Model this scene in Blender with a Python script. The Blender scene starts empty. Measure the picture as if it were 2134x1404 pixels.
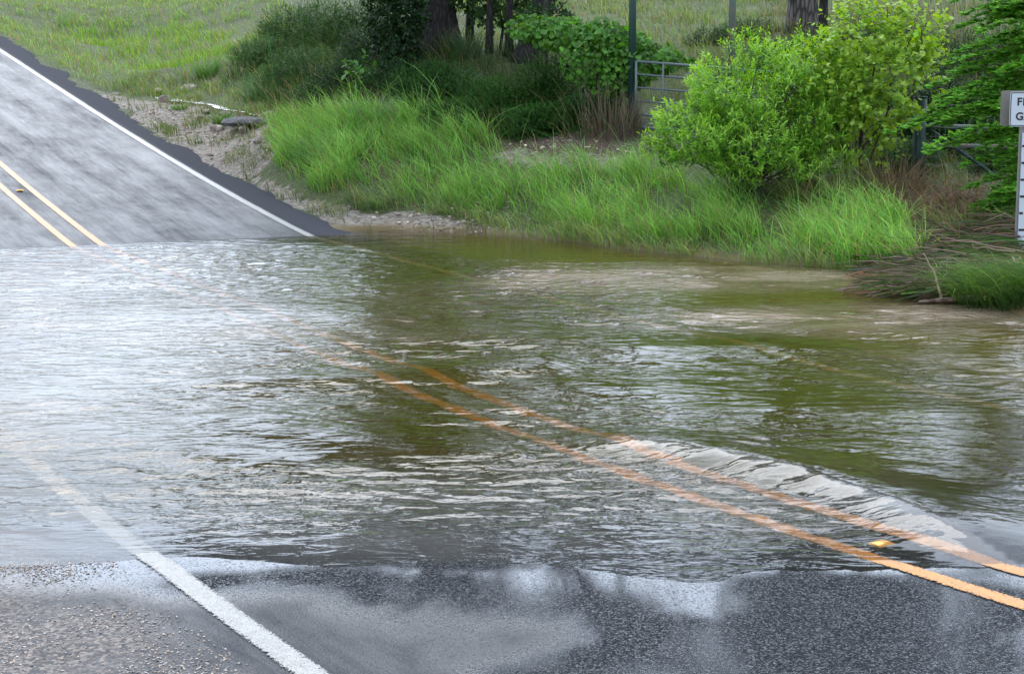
import bpy, math, random
import numpy as np
from mathutils import Vector
random.seed(7); rng = np.random.default_rng(7)
R = math.radians

# ------------------------------------------------------------------ camera
scene = bpy.context.scene
CX, CY, F, H = 1067.0, 702.0, 3600.0, 2.19
TH = math.atan((CY - 160.0) / F)
cam_d = bpy.data.cameras.new('camera'); cam = bpy.data.objects.new('camera', cam_d)
scene.collection.objects.link(cam); scene.camera = cam
cam.location = (0, 0, H); cam.rotation_euler = (math.pi / 2 - TH, 0, 0)
cam_d.sensor_width = 36; cam_d.lens = F / 2134 * 36
cam_d.clip_start = 0.1; cam_d.clip_end = 3000

# ------------------------------------------------------------------ sky, sun, exposure
SUN_EL, SUN_ROT = R(48), R(-12)      # sun high ahead of the camera behind thin cloud
w = bpy.data.worlds.new("World"); scene.world = w; w.use_nodes = True
nt = w.node_tree; N = nt.nodes; L = nt.links
for n in list(N): N.remove(n)
out = N.new('ShaderNodeOutputWorld'); bg = N.new('ShaderNodeBackground'); bg.inputs[1].default_value = 0.12
sky = N.new('ShaderNodeTexSky'); sky.sky_type = 'NISHITA'; sky.sun_disc = False
sky.sun_elevation = SUN_EL; sky.sun_rotation = SUN_ROT; sky.dust_density = 2.0
tc = N.new('ShaderNodeTexCoord'); mp = N.new('ShaderNodeMapping'); mp.inputs['Scale'].default_value = (1, 1, 2.6)
no = N.new('ShaderNodeTexNoise'); no.inputs['Scale'].default_value = 2.3; no.inputs['Detail'].default_value = 7; no.inputs['Roughness'].default_value = .55
cr = N.new('ShaderNodeValToRGB'); cr.color_ramp.elements[0].position = .34; cr.color_ramp.elements[1].position = .52
mx = N.new('ShaderNodeMix'); mx.data_type = 'RGBA'
mx.inputs[7].default_value = (8.8, 10.2, 12.4, 1)
L.new(tc.outputs['Generated'], mp.inputs[0]); L.new(mp.outputs[0], no.inputs[0]); L.new(no.outputs[0], cr.inputs[0])
L.new(cr.outputs[0], mx.inputs[0]); L.new(sky.outputs[0], mx.inputs[6])
# thin cloud glows brighter towards the sun
nv = N.new('ShaderNodeVectorMath'); nv.operation = 'NORMALIZE'; L.new(tc.outputs['Generated'], nv.inputs[0])
dv = N.new('ShaderNodeVectorMath'); dv.operation = 'DOT_PRODUCT'; L.new(nv.outputs[0], dv.inputs[0])
dv.inputs[1].default_value = (math.sin(SUN_ROT) * math.cos(SUN_EL), math.cos(SUN_ROT) * math.cos(SUN_EL), math.sin(SUN_EL))
pw = N.new('ShaderNodeMath'); pw.operation = 'POWER'; cl0 = N.new('ShaderNodeMath'); cl0.operation = 'MAXIMUM'; cl0.inputs[1].default_value = 0.0; L.new(dv.outputs['Value'], cl0.inputs[0]); L.new(cl0.outputs[0], pw.inputs[0]); pw.inputs[1].default_value = 3
ma = N.new('ShaderNodeMath'); ma.operation = 'MULTIPLY_ADD'; ma.inputs[1].default_value = 1.4; ma.inputs[2].default_value = 1.0; L.new(pw.outputs[0], ma.inputs[0])
sv = N.new('ShaderNodeVectorMath'); sv.operation = 'SCALE'; L.new(mx.outputs[2], sv.inputs[0]); L.new(ma.outputs[0], sv.inputs[3]); L.new(sv.outputs[0], bg.inputs[0]); L.new(bg.outputs[0], out.inputs[0])
sd = bpy.data.lights.new('sun', 'SUN'); sd.energy = 1.4; sd.angle = R(45); sd.color = (1, .96, .9)
sun = bpy.data.objects.new('sun', sd); scene.collection.objects.link(sun)
sdir = Vector((math.sin(SUN_ROT) * math.cos(SUN_EL), math.cos(SUN_ROT) * math.cos(SUN_EL), math.sin(SUN_EL)))
sun.rotation_euler = sdir.to_track_quat('Z', 'Y').to_euler()
scene.view_settings.view_transform = 'Standard'; scene.view_settings.look = 'None'
scene.view_settings.gamma = 1; scene.view_settings.exposure = 0.34; scene.view_settings.use_curve_mapping = False
scene.render.engine = 'CYCLES'
scene.cycles.transparent_max_bounces = 12; scene.cycles.max_bounces = 6

# ------------------------------------------------------------------ places: photo pixels to world points (for authoring only)
def ray(px, py):
    a = (px - CX) / F; b = (CY - py) / F
    return np.array([a + 0 * b, math.cos(TH) + b * math.sin(TH), -math.sin(TH) + b * math.cos(TH)])
def W(px, py, Y):
    d = ray(px, py); t = Y / d[1]; return (d[0] * t, Y, H + d[2] * t)
def G0(px, py, z=0.0):
    d = ray(px, py); t = (z - H) / d[2]; return (d[0] * t, d[1] * t, z)
def pix(X, Y, Z):
    dz = Z - H; dep = Y * math.cos(TH) - dz * math.sin(TH); up = Y * math.sin(TH) + dz * math.cos(TH)
    dep = np.where(dep < .1, .1, dep)
    return CX + F * X / dep, CY - F * up / dep

# ------------------------------------------------------------------ the road's line
LANE, GAP = 3.085, .3876
def heading(s):
    u = np.clip(s, 0, 30) / 30
    return .556 - .6863 * u + 1.2786 * u ** 2 - .6478 * u ** 3
CS = np.arange(-22, 90, .25)
def centreline():
    h = heading(CS); X = np.zeros_like(CS); Y = np.zeros_like(CS)
    i0 = int(np.argmin(abs(CS)))
    X[i0], Y[i0] = 2.3217, 7.0195
    for i in range(i0 + 1, len(CS)):
        hm = heading(CS[i] - .125); X[i] = X[i-1] - math.sin(hm) * .25; Y[i] = Y[i-1] + math.cos(hm) * .25
    for i in range(i0 - 1, -1, -1):
        hm = heading(CS[i] + .125); X[i] = X[i+1] + math.sin(hm) * .25; Y[i] = Y[i+1] - math.cos(hm) * .25
    return X, Y
CLX, CLY = centreline()
def road_at(s, t):
    X = np.interp(s, CS, CLX); Y = np.interp(s, CS, CLY); h = heading(s)
    return X + t * np.cos(h), Y + t * np.sin(h)
def road_st(X, Y):
    X = np.asarray(X, float).ravel(); Y = np.asarray(Y, float).ravel()
    S = np.empty_like(X); T = np.empty_like(X)
    for a in range(0, len(X), 20000):
        x = X[a:a+20000, None]; y = Y[a:a+20000, None]
        i = np.argmin((x - CLX) ** 2 + (y - CLY) ** 2, axis=1)
        h = heading(CS[i]); dx = x[:, 0] - CLX[i]; dy = y[:, 0] - CLY[i]
        S[a:a+20000] = CS[i] - dx * np.sin(h) + dy * np.cos(h); T[a:a+20000] = dx * np.cos(h) + dy * np.sin(h)
    return S, T
def sm(x, a, b):
    x = np.clip((x - a) / (b - a), 0, 1); return x * x * (3 - 2 * x)
def vnoise(X, Y, sc, seed=0):
    """smooth value noise, vectorised, in -1..1"""
    x = np.asarray(X) / sc; y = np.asarray(Y) / sc
    xi = np.floor(x).astype(np.int64); yi = np.floor(y).astype(np.int64); fx = x - xi; fy = y - yi
    fx = fx * fx * (3 - 2 * fx); fy = fy * fy * (3 - 2 * fy)
    def hsh(i, j):
        h = (i * 374761393 + j * 668265263 + seed * 974634777) & 0xffffffff
        h = ((h ^ (h >> 13)) * 1274126177) & 0xffffffff
        return ((h ^ (h >> 16)) & 0xffff) / 32767.5 - 1
    a = hsh(xi, yi); b = hsh(xi + 1, yi); c = hsh(xi, yi + 1); d = hsh(xi + 1, yi + 1)
    return (a * (1 - fx) + b * fx) * (1 - fy) + (c * (1 - fx) + d * fx) * fy
def fbm(X, Y, sc, seed=0, o=4):
    r = 0; a = 1.0
    for k in range(o):
        r = r + a * vnoise(X, Y, sc, seed + k); a *= .5; sc *= .5
    return r
def road_z(s, t, X, Y):
    q = np.clip(s - 16.02, 0, None); T = 3.64
    z = .1626 * (q - T * (1 - np.exp(-q / T)))
    z = np.where(z > 4.6, 4.6 + (z - 4.6) * .35, z)
    A = 1 - sm(s, 11.5, 20.5)
    B = np.clip((Y - 7.55) / 6.0, 0, 1); B = B * (1.5 - .5 * B * B)
    z = z - .17 * A * B + .013 * np.clip(7.55 - Y, 0, 10) + .008 * fbm(X, Y, 1.5, 55, 3) * (1 - sm(Y, 8.3, 11))
    return z

# ------------------------------------------------------------------ the land
ctl = []
for px, py, Y in [(450,300,31),(520,330,28.5),(560,380,26.6),(640,420,25.6),(720,440,25.2),(480,245,34),(560,260,32.5),(400,200,38),(300,150,43),(420,130,43),(200,100,50),(560,60,44),
                  (100,0,62),(300,0,58),(500,0,52),(640,40,40),(620,180,34.5),(740,230,30.5),(700,310,28.2),(800,300,28),(900,290,27.6),(900,110,33),(1000,250,29.2),(1000,340,26.6),(1100,335,26),(1250,325,26),
                  (1100,240,29),(1100,130,32),(978,80,37.5),(1000,0,47),(800,20,44),(1330,262,27.6),(1290,290,26.8),(1550,300,26.5),(1400,205,31),(1450,110,35),(1450,30,42),(1450,0,45),(1250,10,45),
                  (1670,62,34),(1713,85,33),(1500,405,22.9),(1620,410,22.7),(1790,395,22.6),(1912,392,23.2),(1960,440,21.4),(2050,500,20.3),(2125,540,19.4),(2000,300,26),(2134,350,23.5),(2134,200,28.5),(2000,100,33),(2134,0,39),(1800,120,31.5),
                  (900,400,25.4),(1100,430,24.6),(1300,440,23.6),(1500,470,22.1),(1700,490,21.2),(1800,480,21),(1900,500,20.3)]:
    ctl.append(W(px, py, Y))
shore = [(760,474),(860,466),(940,474),(1030,480),(1180,495),(1290,513),(1450,528),(1600,549),(1740,557),(1850,560),(1950,590),(2010,632),(2060,655),(2134,668),(2260,690),(2420,720)]
for px, py in shore:
    x, y, z = G0(px, py); ctl.append((x, y, 0.0)); ctl.append((x - .35, y - 1.2, -.20))
for px, py in [(1500,760),(1900,800),(2134,780),(1700,700),(2134,900),(2300,900)]:
    x, y, z = G0(px, py); ctl.append((x, y, -.30))
for s in np.arange(17, 70, 4.0):                       # both edges of the road as it climbs
    for t in (3.9, -4.6, -9):
        x, y = road_at(s, t); ctl.append((float(x), float(y), float(road_z(s, t, x, y)) - (.03 if t > 0 else .05)))
for s in np.arange(-20, 17, 4.0):
    for t in (-5.2, -12, 5.5 if s < 0 else None):
        if t is None: continue
        x, y = road_at(s, t); ctl.append((float(x), float(y), float(road_z(s, 0, x, y)) - .12 - .02 * abs(t)))
ctl += [(-45,10,.6),(-45,60,4.8),(-30,90,5.6),(0,90,5.8),(30,90,5.8),(60,60,5.5),(45,30,3.5),(30,10,-.2),(45,-10,.2),(0,-30,.8),(-40,-30,.8),(60,120,6.5),(-60,130,6.5),(-120,0,2),(120,0,2),(-120,160,7),(120,160,7),(0,160,7),(0,-120,1.5),(120,-120,1.5),(-120,-120,1.5),(-5,68,5.2),(-20,72,5.4),(10,70,5.3)]
ctl = np.array(ctl)
def _tps():
    P = ctl[:, :2] / 10; n = len(P)
    r2 = ((P[:, None] - P[None]) ** 2).sum(-1); K = .5 * r2 * np.log(r2 + 1e-12) + np.eye(n) * .02
    A = np.zeros((n + 3, n + 3)); A[:n, :n] = K; A[:n, n] = 1; A[:n, n+1:] = P; A[n, :n] = 1; A[n+1:, :n] = P.T
    return np.linalg.solve(A, np.concatenate([ctl[:, 2], [0, 0, 0]]))
TW = _tps()
def land(X, Y):
    X = np.asarray(X, float); Y = np.asarray(Y, float); sh = X.shape
    x = np.clip(X.ravel(), -140, 140); y = np.clip(Y.ravel(), -130, 170); Z = np.empty_like(x)
    for a in range(0, len(x), 20000):
        xa = x[a:a+20000, None] / 10; ya = y[a:a+20000, None] / 10
        r2 = (xa - ctl[:, 0] / 10) ** 2 + (ya - ctl[:, 1] / 10) ** 2
        Z[a:a+20000] = (.5 * r2 * np.log(r2 + 1e-12)) @ TW[:-3] + TW[-3] + TW[-2] * xa[:, 0] + TW[-1] * ya[:, 0]
    Z += .05 * fbm(x, y, 1.3, 3) * sm(Z, .02, .6)
    S, T = road_st(x, y)
    k = np.where(T > 0, sm(T, 3.55, 4.5), sm(-T, 4.6, 6.0))
    rz = road_z(S, T, x, y) - .03
    Z = rz * (1 - k) + Z * k
    return Z.reshape(sh)
def GP(px, py, lo=12, hi=90):
    """where the line of sight through a photo pixel meets the land"""
    d = ray(px, py); ts = np.linspace(lo, hi, 700) / d[1]
    X = d[0] * ts; Y = d[1] * ts; Z = H + d[2] * ts
    g = land(X, Y); i = int(np.argmax(Z < np.maximum(g, -5)))
    return (X[i], Y[i], float(g[i]))

# ------------------------------------------------------------------ mesh tools
def mesh_obj(name, V, faces=(), mat=None, parent=None, cols=None, attrs=None, smooth=True, uv=None):
    """faces: list of integer arrays (n,k)"""
    me = bpy.data.meshes.new(name); V = np.asarray(V, np.float32)
    me.vertices.add(len(V)); me.vertices.foreach_set('co', V.ravel())
    fl = [np.asarray(f) for f in faces if len(f)]
    loops = np.concatenate([f.ravel() for f in fl]) if fl else np.zeros(0, int)
    tot = np.concatenate([np.full(len(f), f.shape[1]) for f in fl]) if fl else np.zeros(0, int)
    st = np.concatenate([[0], np.cumsum(tot)[:-1]]) if len(tot) else tot
    me.loops.add(len(loops)); me.loops.foreach_set('vertex_index', loops.astype(np.int32))
    me.polygons.add(len(tot)); me.polygons.foreach_set('loop_start', st.astype(np.int32)); me.polygons.foreach_set('loop_total', tot.astype(np.int32))
    me.polygons.foreach_set('use_smooth', np.full(len(tot), smooth))
    if cols is not None:
        c = np.ones((len(V), 4), np.float32); c[:, :3] = cols
        a = me.attributes.new('col', 'FLOAT_COLOR', 'POINT'); a.data.foreach_set('color', c.ravel())
    for k, v in (attrs or {}).items():
        a = me.attributes.new(k, 'FLOAT', 'POINT'); a.data.foreach_set('value', np.asarray(v, np.float32).ravel())
    me.update(calc_edges=True); me.validate()
    if mat: me.materials.append(mat)
    o = bpy.data.objects.new(name, me); scene.collection.objects.link(o)
    if parent is not None: o.parent = parent; 
    return o
class MB:
    def __init__(s): s.V = []; s.F = {}; s.C = []; s.n = 0
    def add(s, V, F, col=None):
        V = np.asarray(V, float)
        for f in (F if isinstance(F, list) else [F]):
            f = np.asarray(f); s.F.setdefault(f.shape[1], []).append(f + s.n)
        s.V.append(V); s.n += len(V)
        c = np.ones((len(V), 3)); 
        if col is not None: c[:] = col
        s.C.append(c)
    def tube(s, P, r, sides=8, col=None, caps=True):
        P = np.asarray(P, float); n = len(P); r = np.broadcast_to(np.asarray(r, float), (n,))
        T = np.gradient(P, axis=0); T /= np.linalg.norm(T, axis=1)[:, None] + 1e-9
        ref = np.array([0, 0, 1.0]) if abs(T[0, 2]) < .9 else np.array([1.0, 0, 0])
        U = np.cross(T, ref); U /= np.linalg.norm(U, axis=1)[:, None] + 1e-9; Vv = np.cross(T, U)
        a = np.linspace(0, 2 * np.pi, sides, endpoint=False)
        ring = P[:, None] + r[:, None, None] * (np.cos(a)[None, :, None] * U[:, None] + np.sin(a)[None, :, None] * Vv[:, None])
        i = np.arange(n - 1)[:, None] * sides; j = np.arange(sides)[None]; k = (j + 1) % sides
        q = np.stack([i + j, i + k, i + sides + k, i + sides + j], -1).reshape(-1, 4)
        F = [q]
        if caps: F += [np.arange(sides)[None, ::-1], (np.arange(sides) + (n - 1) * sides)[None]]
        s.add(ring.reshape(-1, 3), F, col)
    def box(s, c, d, rz=0, col=None):
        v = np.array([[x, y, z] for x in (-.5, .5) for y in (-.5, .5) for z in (-.5, .5)]) * d
        R_ = np.array([[math.cos(rz), -math.sin(rz), 0], [math.sin(rz), math.cos(rz), 0], [0, 0, 1]])
        v = v @ R_.T + c
        s.add(v, np.array([[0,1,3,2],[4,6,7,5],[0,4,5,1],[2,3,7,6],[0,2,6,4],[1,5,7,3]]), col)
    def obj(s, name, mat, parent=None, smooth=True, off=None):
        V = np.concatenate(s.V); 
        if off is not None: V = V - np.asarray(off)
        return mesh_obj(name, V, [np.concatenate(f) for f in s.F.values()], mat, parent, cols=np.concatenate(s.C), smooth=smooth)
def tag(o, label=None, cat=None, group=None, kind=None):
    if label: o['label'] = label
    if cat: o['category'] = cat
    if group: o['group'] = group
    if kind: o['kind'] = kind
    return o
def thing(name, label, cat, loc=(0, 0, 0), group=None, rz=0):
    o = bpy.data.objects.new(name, None); scene.collection.objects.link(o); o.location = loc; o.rotation_euler = (0, 0, rz); o.empty_display_size = .2
    return tag(o, label, cat, group)

# ------------------------------------------------------------------ material tools
def newmat(name):
    m = bpy.data.materials.new(name); m.use_nodes = True; t = m.node_tree; t.nodes.clear(); return m, t.nodes, t.links
def nd(N, typ, **kw):
    n = N.new(typ)
    for k, v in kw.items():
        if k.startswith('i_'):
            key = k[2:]; key = int(key) if key.isdigit() else key.replace('_', ' ')
            n.inputs[key].default_value = v
        else: setattr(n, k, v)
    return n
def leaf_mat(name, rough=.6, trans=.35, gain=1.0, spec=.10):
    m, N, L = newmat(name)
    at = nd(N, 'ShaderNodeAttribute', attribute_name='col')
    p = nd(N, 'ShaderNodeBsdfPrincipled', i_Roughness=rough); p.inputs['Specular IOR Level'].default_value = spec
    tr = nd(N, 'ShaderNodeBsdfTranslucent'); ms = nd(N, 'ShaderNodeMixShader', i_0=trans); o = nd(N, 'ShaderNodeOutputMaterial')
    hs = nd(N, 'ShaderNodeHueSaturation'); hs.inputs['Hue'].default_value = .485; hs.inputs['Saturation'].default_value = 1.15; hs.inputs['Value'].default_value = 1.5
    L.new(at.outputs[0], p.inputs['Base Color']); L.new(at.outputs[0], hs.inputs['Color']); L.new(hs.outputs[0], tr.inputs[0])
    L.new(p.outputs[0], ms.inputs[1]); L.new(tr.outputs[0], ms.inputs[2]); L.new(ms.outputs[0], o.inputs[0])
    return m
M = {}
M['leaf'] = leaf_mat('leaf', .5, .35)
M['glossleaf'] = leaf_mat('gloss_leaf', .42, .35, spec=.35)
M['grass'] = leaf_mat('grass_blade', .45, .4)
M['dry'] = leaf_mat('dry_stems', .7, .15)
def bark_mat(name, c1, c2, sc=18):
    m, N, L = newmat(name)
    t = nd(N, 'ShaderNodeTexCoord'); mpg = nd(N, 'ShaderNodeMapping'); mpg.inputs['Scale'].default_value = (1, 1, .22)
    v = nd(N, 'ShaderNodeTexVoronoi', i_Scale=sc, feature='DISTANCE_TO_EDGE'); n = nd(N, 'ShaderNodeTexNoise', i_Scale=sc * 1.3, i_Detail=6.0)
    r = nd(N, 'ShaderNodeValToRGB'); r.color_ramp.elements[0].color = (*c1, 1); r.color_ramp.elements[1].color = (*c2, 1); r.color_ramp.elements[0].position = .05; r.color_ramp.elements[1].position = .45
    ad = nd(N, 'ShaderNodeMath', operation='MULTIPLY'); b = nd(N, 'ShaderNodeBump', i_Strength=1.0, i_Distance=.03)
    p = nd(N, 'ShaderNodeBsdfPrincipled', i_Roughness=.85); o = nd(N, 'ShaderNodeOutputMaterial')
    L.new(t.outputs['Object'], mpg.inputs[0]); L.new(mpg.outputs[0], v.inputs[0]); L.new(mpg.outputs[0], n.inputs[0])
    L.new(v.outputs['Distance'], ad.inputs[0]); L.new(n.outputs[0], ad.inputs[1]); 
    mul = nd(N, 'ShaderNodeMath', operation='MULTIPLY', i_1=3.0); L.new(ad.outputs[0], mul.inputs[0])
    L.new(mul.outputs[0], r.inputs[0]); L.new(r.outputs[0], p.inputs['Base Color']); L.new(mul.outputs[0], b.inputs['Height']); L.new(b.outputs[0], p.inputs['Normal']); L.new(p.outputs[0], o.inputs[0])
    return m
M['bark'] = bark_mat('dark_bark', (.008, .007, .006), (.045, .037, .031), 14)
M['greybark'] = bark_mat('grey_bark', (.04, .035, .03), (.22, .19, .17), 12)
M['twig'] = bark_mat('twig_bark', (.05, .035, .025), (.16, .12, .09), 60)
def paint_mat(name, c, rough=.5, metal=0, rust=None, rs=9, amt=.62):
    m, N, L = newmat(name)
    t = nd(N, 'ShaderNodeTexCoord'); n = nd(N, 'ShaderNodeTexNoise', i_Scale=rs, i_Detail=8.0, i_Roughness=.65)
    r = nd(N, 'ShaderNodeValToRGB'); r.color_ramp.elements[0].position = amt; r.color_ramp.elements[1].position = amt + .08
    mx = nd(N, 'ShaderNodeMix', data_type='RGBA'); mx.inputs[6].default_value = (*c, 1); mx.inputs[7].default_value = (*(rust or [x * .7 for x in c]), 1)
    n2 = nd(N, 'ShaderNodeTexNoise', i_Scale=rs * 4, i_Detail=5.0); b = nd(N, 'ShaderNodeBump', i_Strength=.15, i_Distance=.003)
    p = nd(N, 'ShaderNodeBsdfPrincipled', i_Roughness=rough, i_Metallic=metal); o = nd(N, 'ShaderNodeOutputMaterial')
    L.new(t.outputs['Object'], n.inputs[0]); L.new(t.outputs['Object'], n2.inputs[0]); L.new(n.outputs[0], r.inputs[0]); L.new(r.outputs[0], mx.inputs[0]); L.new(mx.outputs[2], p.inputs['Base Color'])
    L.new(n2.outputs[0], b.inputs['Height']); L.new(b.outputs[0], p.inputs['Normal']); L.new(p.outputs[0], o.inputs[0])
    return m
M['green_pipe'] = paint_mat('green_painted_pipe', (.014, .050, .040), .45, 0, (.04, .045, .04), 7)
M['faded_pipe'] = paint_mat('faded_green_pipe', (.10, .14, .11), .55, 0, (.20, .13, .09), 6, .48)
M['gate_grey'] = paint_mat('grey_gate_paint', (.12, .15, .15), .4, .2, (.12, .15, .16))
M['galv'] = paint_mat('galvanised', (.30, .29, .28), .5, .4, (.22, .21, .2))
M['sign_white'] = paint_mat('sign_white', (.62, .66, .72), .4, 0, (.5, .53, .56), 5, .66)
M['sign_black'] = paint_mat('sign_black', (.012, .012, .014), .4)
M['sign_back'] = paint_mat('sign_back', (.22, .20, .17), .5, .3, (.16, .14, .11))
M['rock'] = bark_mat('limestone', (.20, .16, .13), (.50, .43, .36), 9)
M['slab'] = bark_mat('grey_slab', (.10, .10, .10), (.28, .27, .27), 40)
M['wire'] = paint_mat('fence_wire', (.13, .15, .15), .5, .3)
M['driftwood'] = paint_mat('driftwood', (.10, .05, .035), .45, 0, (.22, .15, .11), 14, .5)
M['palewood'] = paint_mat('pale_wood', (.50, .36, .22), .6, 0, (.34, .24, .15), 14)
M['marker_yellow'] = paint_mat('yellow_marker', (.85, .45, .08), .35)

def attr_node(N, a): return nd(N, 'ShaderNodeAttribute', attribute_name=a)
def ground_mat():
    m, N, L = newmat('ground')
    t = nd(N, 'ShaderNodeTexCoord')
    n1 = nd(N, 'ShaderNodeTexNoise', i_Scale=1.1, i_Detail=8.0, i_Roughness=.6); n2 = nd(N, 'ShaderNodeTexNoise', i_Scale=14.0, i_Detail=6.0, i_Roughness=.7)
    v = nd(N, 'ShaderNodeTexVoronoi', i_Scale=17.0); v2 = nd(N, 'ShaderNodeTexVoronoi', i_Scale=45.0)
    for x in (n1, n2, v, v2): L.new(t.outputs['Object'], x.inputs[0])
    soil = nd(N, 'ShaderNodeValToRGB'); e = soil.color_ramp.elements; e[0].color = (.030, .040, .012, 1); e[1].color = (.10, .12, .035, 1); e[0].position = .35; e[1].position = .65
    gv = nd(N, 'ShaderNodeValToRGB'); e = gv.color_ramp.elements; e[0].color = (.10, .08, .06, 1); e[1].color = (.33, .28, .23, 1)
    L.new(n2.outputs[0], soil.inputs[0]); L.new(v.outputs['Color'], gv.inputs[0])
    mx = nd(N, 'ShaderNodeMix', data_type='RGBA'); ga = attr_node(N, 'gravel')
    ad = nd(N, 'ShaderNodeMath', operation='ADD'); ms = nd(N, 'ShaderNodeMath', operation='MULTIPLY_ADD', i_1=1.6, i_2=-.8); L.new(n2.outputs[0], ms.inputs[0]); L.new(ms.outputs[0], ad.inputs[0]); L.new(ga.outputs['Fac'], ad.inputs[1])
    cl = nd(N, 'ShaderNodeValToRGB'); cl.color_ramp.elements[0].position = .3; cl.color_ramp.elements[1].position = .6; L.new(ad.outputs[0], cl.inputs[0])
    L.new(cl.outputs[0], mx.inputs[0]); L.new(soil.outputs[0], mx.inputs[6]); L.new(gv.outputs[0], mx.inputs[7])
    # wet mud along the water
    mx2 = nd(N, 'ShaderNodeMix', data_type='RGBA'); mx2.inputs[7].default_value = (.13, .085, .04, 1); wa = attr_node(N, 'wet'); L.new(wa.outputs['Fac'], mx2.inputs[0]); L.new(mx.outputs[2], mx2.inputs[6])
    # bare reddish leaf litter under the shrubs
    mx3 = nd(N, 'ShaderNodeMix', data_type='RGBA'); mx3.inputs[7].default_value = (.075, .042, .03, 1); la = attr_node(N, 'litter'); L.new(la.outputs['Fac'], mx3.inputs[0]); L.new(mx2.outputs[2], mx3.inputs[6])
    b = nd(N, 'ShaderNodeBump', i_Strength=.8, i_Distance=.03); ab = nd(N, 'ShaderNodeMath', operation='ADD'); L.new(v.outputs['Distance'], ab.inputs[0]); L.new(n2.outputs[0], ab.inputs[1]); L.new(ab.outputs[0], b.inputs['Height'])
    p = nd(N, 'ShaderNodeBsdfPrincipled'); rr = nd(N, 'ShaderNodeMath', operation='MULTIPLY_ADD', i_1=-.62, i_2=.9); L.new(wa.outputs['Fac'], rr.inputs[0]); L.new(rr.outputs[0], p.inputs['Roughness'])
    bs = nd(N, 'ShaderNodeMath', operation='MULTIPLY_ADD', i_1=-.7, i_2=.8); L.new(wa.outputs['Fac'], bs.inputs[0]); L.new(bs.outputs[0], b.inputs['Strength'])
    o = nd(N, 'ShaderNodeOutputMaterial'); L.new(mx3.outputs[2], p.inputs['Base Color']); L.new(b.outputs[0], p.inputs['Normal']); L.new(p.outputs[0], o.inputs[0])
    return m
M['ground'] = ground_mat()

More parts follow.
